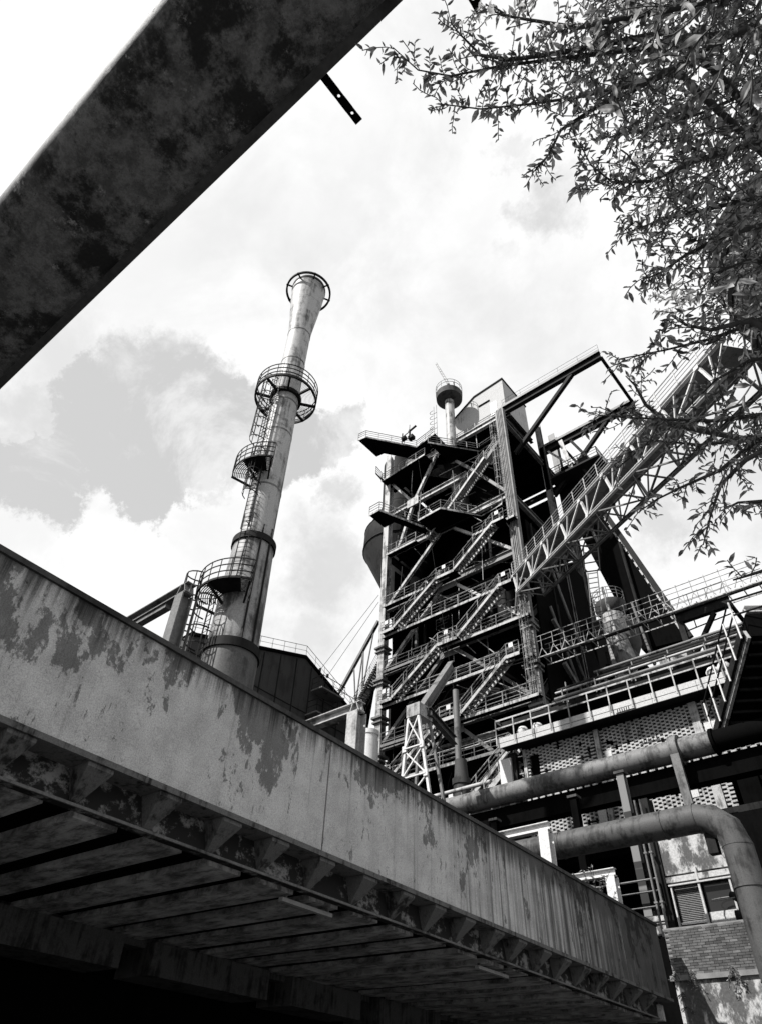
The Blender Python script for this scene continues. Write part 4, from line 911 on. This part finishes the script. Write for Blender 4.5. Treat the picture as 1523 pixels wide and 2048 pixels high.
for y0, z in ((41.0, 33.6), (40.6, 30.9)):
    mb = MB(); mb.box(-44.9, -43.4, y0, y0 + 3.2, z, z + .15); b = part('balcony', mb, STEEL, sh)
    mb = MB(); mb.rail([(-44.8, y0, z + .15), (-43.4, y0, z + .15), (-43.4, y0 + 3.2, z + .15), (-44.8, y0 + 3.2, z + .15)], 1.2, 1.4, .04, (.5,), False); part('railing', mb, DARK, b)

# ------------------------------------------------------------------ left stair trestle
st = thing('stair_trestle', 'steep open stair trestle with stripes of treads left of the furnace tower', 'stair', (-45, 47, 30))
a, b = V(AY(664, 1500, 47)), V(AY(758, 1322, 47)); mb = MB()
for dy in (0, 1.1): mb.bar(a + V(0, dy, 0), b + V(0, dy, 0), .12, .45, (0, 0, 1))
part('stringer', mb, DARK, st)
n = 34
for i in range(n):
    p = a.lerp(b, (i + .5) / n); mb = MB(); mb.box(p.x - .17, p.x + .17, p.y - .12, p.y + 1.2, p.z + .06, p.z + .14); part('tread', mb, PALE, st)
mb = MB(); c0, c1 = V(AY(680, 1382, 47)), V(AY(757, 1242, 47)); mb.ibeam(c0, c1, .3, .35, (0, 1, 0), .05); part('top_chord', mb, STEEL, st)
mb = MB(); mb.bar(c0 + V(-2, 0, -2.4), c0, .2, .25, (0, 1, 0)); part('top_chord', mb, STEEL, st)
for f0, f1 in ((.0, .35), (.35, .25), (.25, .6), (.6, .5), (.5, .88)):
    mb = MB(); mb.bar(c0.lerp(c1, f0 if f0 in (0, .35, .6) else f1), a.lerp(b, .35 + .55 * (f1 if f0 in (0, .35, .6) else f0)), .11, .11, (0, 1, 0)); part('truss_web', mb, STEEL, st)
mb = MB(); mb.rail([a + V(0, -.1, .2), b + V(0, -.1, .2)], 1.2, 2, .03, toe=False); part('railing', mb, PALE, st)
mb = MB(); mb.bar((a.x - 1.5, 48.6, 6.7), (a.x + 3.2, 48.6, 37), 1.3, .3, (0, 1, 0)); part('trough', mb, BLACKST, st)
for i, (p, q) in enumerate((((757, 1190), (640, 1340)), ((757, 1204), (655, 1352)))):
    t = thing('stay_cable', 'thin stay cable against the sky, %s of two left of the tower' % ('upper' if i == 0 else 'lower'), 'cable', tuple(AY(*q, 46)), 'stay cables left of the tower')
    mb = MB(); mb.tube(AY(*p, 46), AY(*q, 46), .03, 4); part('cable', mb, STEEL, t)
    mb = MB(); mb.box(*(AY(*q, 46)[0] + np.array([-.1, .1])), 45.9, 46.1, *(AY(*q, 46)[2] + np.array([-.2, .2]))); part('anchor', mb, DARK, t)

# ------------------------------------------------------------------ lattice mast
lm = thing('lattice_mast', 'pale lattice mast with two arms standing in front of the tower foot', 'mast', (-21.8, 28, 6.7))
xt0, xt1, zt = -22.32, -21.62, 19.15
def legx(i, z): return (xt0 - (zt - z) * .115, xt1 + (zt - z) * .155)[i]
for i in (0, 1):
    for dy in (0, 1.0):
        mb = MB(); mb.bar((legx(i, 6.7), 28 + dy * (1 + (zt - 6.7) * .05), 6.7), (legx(i, zt), 28 + dy, zt), .14, .14, (0, 1, 0)); part('leg', mb, WHITE if dy == 0 else STEEL, lm)
zs = [zt, 17.35, 15.75, 14.1, 12.2, 10, 7.5]
for k, (za, zb) in enumerate(zip(zs[:-1], zs[1:])):
    for i in (0, 1):
        mb = MB(); mb.bar((legx(i, za), 27.96, za - .1), (legx(1 - i, zb), 27.96 - .03 * i, zb), .07, .09, (0, 1, 0)); part('lattice_bar', mb, WHITE, lm)
    mb = MB(); mb.bar((legx(0, zb), 27.9, zb), (legx(1, zb), 27.9, zb), .07, .12, (0, 1, 0)); part('lattice_bar', mb, WHITE, lm)
    for i in (0, 1):
        mb = MB(); mb.prism([(legx(i, zb) - .13, 27.86), (legx(i, zb) + .13, 27.86), (legx(i, zb) + .13, 27.875), (legx(i, zb) - .13, 27.875)], zb - .17, zb + .17); part('gusset_plate', mb, WHITE, lm)
mb = MB(); mb.box(xt0 - .1, xt1 + .12, 27.9, 29.1, zt, zt + .75); part('head_box', mb, PALE, lm)
e1 = V(AY(903, 1330, 33)); mb = MB(); mb.ibeam((-21.8, 28.5, zt + .5), e1, .4, .55, (0, 0, 1), .05); part('arm', mb, STEEL, lm)
e2 = V(AY(908, 1482, 34)); mb = MB(); mb.ibeam((-21.4, 28.6, zt + .4), e2, .35, .5, (0, 0, 1), .05); part('arm', mb, RUST, lm)

# small things at the tower foot
t = thing('white_tank', 'white cylindrical tank standing behind the second portal frame', 'tank', (-34.2, 38, 6.7))
mb = MB(); mb.lathe([(.72, 6.7), (.72, 24.6), (.66, 24.6), (.66, 25.0), (.72, 25.05), (.72, 25.4), (.3, 25.5)], (-34.2, 38), 32); part('shell', mb, WHITE, t, 40)
mb = MB(); d = _n([.1, -1, 0]); mb.obox((-34.3, 37.29, 24.0), (.05, 0, 0), (0, .02, 0), (0, 0, .4)); part('slot', mb, DARK, t)
p0 = AY(922, 1560, 38)
t = thing('vent_pipe', 'dark capped vent pipe rising in front of the tower foot', 'pipe', (p0[0], 38, 6.7)); mb = MB(); mb.lathe([(.55, 6.7), (.55, 19.3), (.62, 19.3), (.62, 19.7), (.5, 19.7), (.42, 20.6), (.42, 21)], (p0[0], 38), 24); part('pipe', mb, RUST, t, 40)
mb = MB(); mb.tube((p0[0] - .3, 38.2, 20.5), (p0[0] - .3, 38.2, 26.5), .22, 10); part('riser', mb, STEEL, t, 40)
c0 = AY(1017, 1545, 36)
t = thing('electric_cabinet', 'pale electric cabinet at the left end of the brick building', 'cabinet', (c0[0], 36, 6.7)); mb = MB(); mb.box(c0[0] - .45, c0[0] + .35, 35.7, 36.3, c0[2] - .75, c0[2] + .75); part('case', mb, WHITE, t)
mb = MB(); mb.bar((c0[0], 36.1, 6.7), (c0[0], 36.1, c0[2] - .74), .25, .25, (0, 1, 0)); part('stand', mb, DARK, t)
fl_ = thing('front_stair', 'pale stair flight climbing to the gallery end of the brick building', 'stair', tuple(AY(985, 1570, 37)))
a, b = V(AY(968, 1592, 36.6)), V(AY(1062, 1470, 36.6)); mb = MB()
for dy in (0, .9): mb.bar(a + V(0, dy, 0), a.lerp(b, .62) + V(0, dy, 0), .08, .35)
part('stringer', mb, PALE, fl_)
mb = MB()
for i in range(14): p = a.lerp(b, .62 * (i + .5) / 14); mb.box(p.x - .12, p.x + .12, p.y + .05, p.y + .85, p.z, p.z + .05)
part('treads', mb, STEEL, fl_); mb = MB(); mb.rail([a, a.lerp(b, .62)], 1.1, 1.2, .035, toe=False); part('railing', mb, PALE, fl_)
for i, (xa, xb, z, y) in enumerate(((-31, -21.4, 17.1, 36), (-31, -21.6, 16.5, 36.4), (-30, -21.4, 18.6, 37))):
    t = thing('service_pipe', ['pale service pipe crossing the tower foot, the middle of three', 'grey service pipe crossing the tower foot, lowest of three', 'pale service pipe crossing the tower foot, highest of three'][i], 'pipe', (xa, y, z), 'service pipes crossing the tower foot')
    mb = MB(); mb.tube((xa, y, z), (xb, y, z), .13, 10); part('pipe', mb, [PALE, STEEL, PALE][i], t, 40); mb = MB()
    for x in np.arange(xa + .5, xb, 2.2): mb.tube((x, y + .05, 6.7), (x, y + .05, z - .1), .06, 6)
    part('stand', mb, STEEL, t)

# ------------------------------------------------------------------ loading gallery, black underside at right
lg = thing('loading_gallery', 'black sloping loading gallery at the right edge with a steep stair rail beside it', 'gallery', (-5, 31, 17))
a, b = V(-7.75, 34, 16.35), V(AY(1503, 1272, 29.5)); wv = V(5.2, 3.2, 0).normalized() * 5.0
mb = MB(); mb.slab([a, b, b + wv, a + wv], (0, .3, 1.3)); part('gallery_box', mb, BLACKST, lg)
for k in range(9):
    p = a.lerp(b, (k + .5) / 9); mb = MB(); mb.bar(p + V(.02, 0, -.06), p + wv, .12, .12); part('soffit_rib', mb, DARK, lg)
mb = MB(); mb.bar(a + V(-.16, -.1, .1), b + V(-.16, -.1, .1), .14, .5, (0, 0, 1)); part('edge_beam', mb, PALE, lg)
mb = MB(); mb.bar(a + V(-.32, -.2, .25), b + V(-.32, -.2, .25), .1, .4, (0, 0, 1)); part('edge_beam', mb, DARK, lg)
for k in range(6):
    p = a.lerp(b, k / 5) + V(-.4, -.25, -.1); mb = MB(); mb.tube(p, p + V(0, 0, 1.9), .045, 6); part('rail_post', mb, WHITE, lg)
mb = MB()
for h in (1.85, 1.1): mb.tube(a + V(-.4, -.25, h), b + V(-.4, -.25, h), .045, 6)
mb.tube(b + V(-.4, -.25, 1.85), b + V(2.5, 0, 1.9), .045, 6); mb.tube(b + V(-.4, -.25, 1.1), b + V(2.5, 0, 1.2), .045, 6); part('handrail', mb, DARK, lg)
mb = MB(); mb.ibeam(b + V(0, .5, 1.6), b + V(3.2, 2.6, 1.6), .4, .35, (0, 0, 1), .05); part('head_beam', mb, WHITE, lg)
mb = MB(); mb.bar((-3.2, 33.5, 6.7), (-3.2, 33.5, 16.5), .4, .4, (0, 1, 0)); part('leg', mb, BLACKST, lg)

# ------------------------------------------------------------------ plants on walls and bridge end
def leaf_geo(mb, p, d, nrm, L, Wd):
    d = V(d).normalized(); s = d.cross(V(nrm)).normalized(); u = s.cross(d).normalized()
    if u.z < 0: u = -u; 
    c_ = random.uniform(-.22, .05); k = [(0, 0, 0), (.28, .8, .10), (.62, .72, .09), (1, 0, c_), (.62, -.72, .09), (.28, -.8, .10), (.3, 0, 0), (.64, 0, 0)]
    mb.add([V(p) + d * (L * x) + s * (Wd * .5 * y) + u * (L * z) for x, y, z in k], [(0, 6, 1), (6, 7, 2, 1), (7, 3, 2), (0, 5, 6), (5, 4, 7, 6), (4, 3, 7)])
def plant(name, label, base, n, h, spread, L, hang=False, group=None):
    t = thing(name, label, 'plant', base, group); mb, sb = MB(), MB()
    for k in range(n):
        a = random.uniform(0, 6.28); d = V(math.cos(a) * spread, -abs(math.sin(a)) * spread * .7, (-h if hang else h) * random.uniform(.5, 1)); tip = V(base) + d
        sb.tube(base, tip, .008, 4)
        for j in range(7):
            p = V(base).lerp(tip, (j + 1) / 7); dd = V(random.gauss(0, 1), random.gauss(-.3, 1), random.gauss(-.2 if hang else .4, .6)); leaf_geo(mb, p, dd, (random.gauss(0, .5), random.gauss(0, .5), 1), L * random.uniform(.6, 1.2), L * .45)
    part('stems', sb, BARK, t); part('foliage', mb, LEAF, t, kind='stuff')
plant('shrub', 'leafy shrub growing behind the parapet by the farthest portal frame', tuple(Bhit(1195, 1805, 8.7)), 14, .85, .6, .16)
for px_, py_, n, h, lab in ((1380, 1938, 8, .55, 'hanging tuft on the abutment ledge, left of two big ones'), (1460, 1930, 10, .6, 'hanging tuft on the abutment ledge, right of two big ones'), (1350, 1946, 5, .25, 'small weed at the left corner of the abutment ledge')):
    plant('wall_weed', lab, tuple(AY(px_, py_, 24.9)), n, h, .22, .09, True, 'weeds rooted in the abutment ledge')
for k, (px_, py_) in enumerate(((1366, 1985), (1372, 2012))):
    plant('wall_weed', ['upper weed on the left edge of the abutment concrete', 'lower weed on the left edge of the abutment concrete'][k], tuple(AY(px_, py_, 25.0)), 5, .18, .2, .07, True, 'weeds rooted in the abutment ledge')

# ------------------------------------------------------------------ tree overhead
def atd(px, py, d): return V(tuple(CAM + ray(px, py) * d))
tb_ = atd(2150, 900, 7.0); tbase = (tb_.x, tb_.y, 0)
tree = thing('overhanging_tree', 'leafy tree with small pointed leaves reaching over the upper right corner', 'tree', tbase)
mb = MB(); mb.pipe([tbase, (tb_.x + .1, tb_.y, 1.6), (tb_.x - .05, tb_.y + .1, 3.4), (tb_.x, tb_.y, 5.2), (tb_.x + .2, tb_.y + .1, 8)], [.24, .19, .16, .12, .04], 14); part('trunk', mb, BARK, tree, 40)
LV = []                                             # every leaf: point, direction, normal, length
def leafy(p, d, L, Wn=1.0):
    LV.append((p, d, (random.gauss(0, .55), random.gauss(0, .55), 1), L))
def twig(mb, p, d, ln, nl, L):
    d = V(d).normalized(); pts = [p]; q = p
    for k in range(4):
        d = (d + V(random.gauss(0, .18), random.gauss(0, .18), random.gauss(-.05, .15))).normalized(); q = q + d * ln / 4; pts.append(q)
    for a, b in zip(pts[:-1], pts[1:]): mb.tube(a, b, .0035, 3)
    for i in range(nl):
        f = (i + .6) / nl; k = min(3, int(f * 4)); c = pts[k].lerp(pts[k + 1], f * 4 - k); side = d.cross(V(0, 0, 1)).normalized() * (1 if i % 2 else -1)
        leafy(c, d * .6 + side * random.uniform(.4, 1) + V(random.gauss(0, .3), random.gauss(0, .3), random.gauss(-.35, .35)), L * random.uniform(.45, 1.25))
BR = [  # visible run of each bough, tip last, with distance from the eye
 ([(1640, 60), (1420, 70), (1260, 100), (1110, 118), (1000, 132), (900, 152), (835, 140), (785, 95)], 5.2, 5.6, 1.0),
 ([(1350, 60), (1150, 100), (1020, 120), (960, 110), (920, 70), (900, 45)], 5.3, 5.5, .9),
 ([(1600, -40), (1330, 20), (1150, 55), (1060, 40), (1000, 30), (970, 8)], 4.6, 4.9, 1.0),
 ([(1620, 0), (1450, 75), (1290, 165), (1150, 195), (1060, 208), (960, 218), (880, 208)], 4.8, 5.3, 1.1),
 ([(1350, 140), (1190, 215), (1120, 260), (1095, 310), (1068, 342)], 5.3, 5.5, 1.0),
 ([(1640, 240), (1523, 282), (1400, 318), (1300, 362), (1225, 366), (1180, 330), (1160, 290)], 4.7, 5.2, 1.1),
 ([(1640, 370), (1450, 410), (1320, 440), (1240, 470)], 5.2, 5.6, 1.2),
 ([(1600, 430), (1450, 470), (1370, 510), (1320, 545), (1285, 560)], 4.6, 5.0, 1.0),
 ([(1660, 610), (1523, 640), (1420, 678), (1330, 700), (1228, 720)], 4.6, 5.1, .9),
 ([(1500, 640), (1420, 660), (1370, 650), (1342, 632)], 4.7, 4.9, .9),
 ([(1340, 850), (1290, 810), (1268, 770), (1250, 752)], 5.4, 5.6, .55),
 ([(1650, 800), (1523, 830), (1420, 842), (1320, 838), (1250, 835), (1195, 830)], 4.7, 5.1, 1.5),
 ([(1640, 900), (1480, 880), (1400, 890), (1300, 880), (1230, 940)], 5.0, 5.4, 1.2),
 ([(1660, 830), (1523, 872), (1440, 940), (1360, 975), (1310, 1000), (1275, 1025)], 4.7, 5.2, 1.0),
 ([(1600, 860), (1490, 920), (1440, 970), (1420, 1030), (1405, 1090)], 4.5, 4.8, .9),
 ([(1650, 980), (1523, 1003), (1475, 1005), (1440, 1022)], 4.8, 5.0, .7),
 ([(1660, 1130), (1530, 1140), (1465, 1160)], 4.2, 4.4, .6),
 ([(1640, 120), (1500, 180), (1420, 220), (1300, 260), (1215, 275)], 5.6, 6.0, 1.2),
 ([(1660, 160), (1480, 270), (1380, 400), (1330, 430)], 6.0, 6.4, 1.2),
 ([(1600, 540), (1500, 520), (1430, 545), (1400, 580)], 5.2, 5.6, 1.2),
 ([(1640, 700), (1500, 720), (1430, 760), (1400, 790)], 5.0, 5.3, 1.0)]
for pts, d0, d1, dens in BR:
    P = [atd(x, y, d0 + (d1 - d0) * i / (len(pts) - 1)) for i, (x, y) in enumerate(pts)]
    st_ = V(tb_.x, tb_.y, min(7.6, max(2.6, P[0].z - .7))); mb = MB(); allp = [st_] + P
    r = [.026 * (1 - i / len(allp)) ** 1.8 + .003 for i in range(len(allp))]; mb.pipe(allp, r, 7)
    tw_ = MB()
    for a, b in zip(P[:-1], P[1:]):
        L = (b - a).length; n = max(1, int(L / .03 * dens))
        for i in range(n):
            p = a.lerp(b, (i + random.random()) / n); d = (b - a).normalized() * .55 + V(random.gauss(0, .6), random.gauss(0, .6), random.gauss(0, .5))
            twig(tw_, p, d, random.uniform(.07, .24), random.randint(6, 9), .064 * random.uniform(.6, 1.25))
    o = part('branch', mb, BARK, tree, 60); part('twigs', tw_, BARK, o, kind='stuff')
tw_ = MB(); n = 0
while n < 860:                                       # inner crown, thinning out to lower left
    x, y = random.uniform(1040, 1640), random.uniform(-60, 640)
    edge = 1075 + .10 * y if y < 150 else 1075 + .42 * (y - 110)
    if x < edge + random.uniform(-30, 120): continue
    if random.random() > (.35 + .65 * min(1, (x - edge) / 320)): continue
    p = atd(x, y, random.uniform(4.4, 7.2)); twig(tw_, p, V(-.6, -.2, 0) + V(random.gauss(0, .6), random.gauss(0, .6), random.gauss(0, .5)), random.uniform(.15, .35), random.randint(5, 9), .070 * random.uniform(.65, 1.35)); n += 1
for x, y in ((1330, 15), (1400, 20), (1420, 55), (1370, 80), (1450, 110), (1500, 140), (1255, 245), (1240, 300), (1455, 600), (1500, 560), (1490, 650), (1510, 760)):   # the nearest sprays
    twig(tw_, atd(x, y, random.uniform(2.3, 3.2)), (random.gauss(-.4, .5), random.gauss(0, .5), random.gauss(0, .3)), .12, 3, .075)
part('twigs', tw_, BARK, tree, kind='stuff')
cz = ROT @ [0, 0, 1]
def inframe(p):
    c = ROT.T @ (np.array(p) - CAM); return c[2] > 0 and abs(c[0] / c[2]) < .56 and abs(c[1] / c[2]) < .75
LV.sort(key=lambda l: (0 if inframe(l[0]) else 1, (np.array(l[0]) - CAM) @ cz))
lmesh = []
for k in range(4):
    m = MB(); leaf_geo(m, (0, 0, 0), (1, 0, 0), (0, 0, 1), 1.0, (.36, .46, .40, .30)[k]); lmesh.append(mesh_of('leaf', m, (0, 0, 0), LEAF))
rb = tree.location
for p, d, nr, L in LV[:300]:
    d = V(d).normalized(); s = d.cross(V(nr)).normalized(); u = s.cross(d).normalized(); u = -u if u.z < 0 else u; s = u.cross(d)
    o = bpy.data.objects.new('leaf', random.choice(lmesh)); COL.objects.link(o); o.parent = tree
    M = Matrix((d, s, u)).transposed().to_4x4(); M.translation = V(p) - rb; o.matrix_basis = M @ Matrix.Diagonal((L, L, L, 1))
mb = MB()
for p, d, nr, L in LV[300:]: leaf_geo(mb, p, d, nr, L, L * random.uniform(.28, .46))
part('foliage', mb, LEAF, tree, kind='stuff')
print('leaves', len(LV), 'bricks', len(bricks), len(chosen))
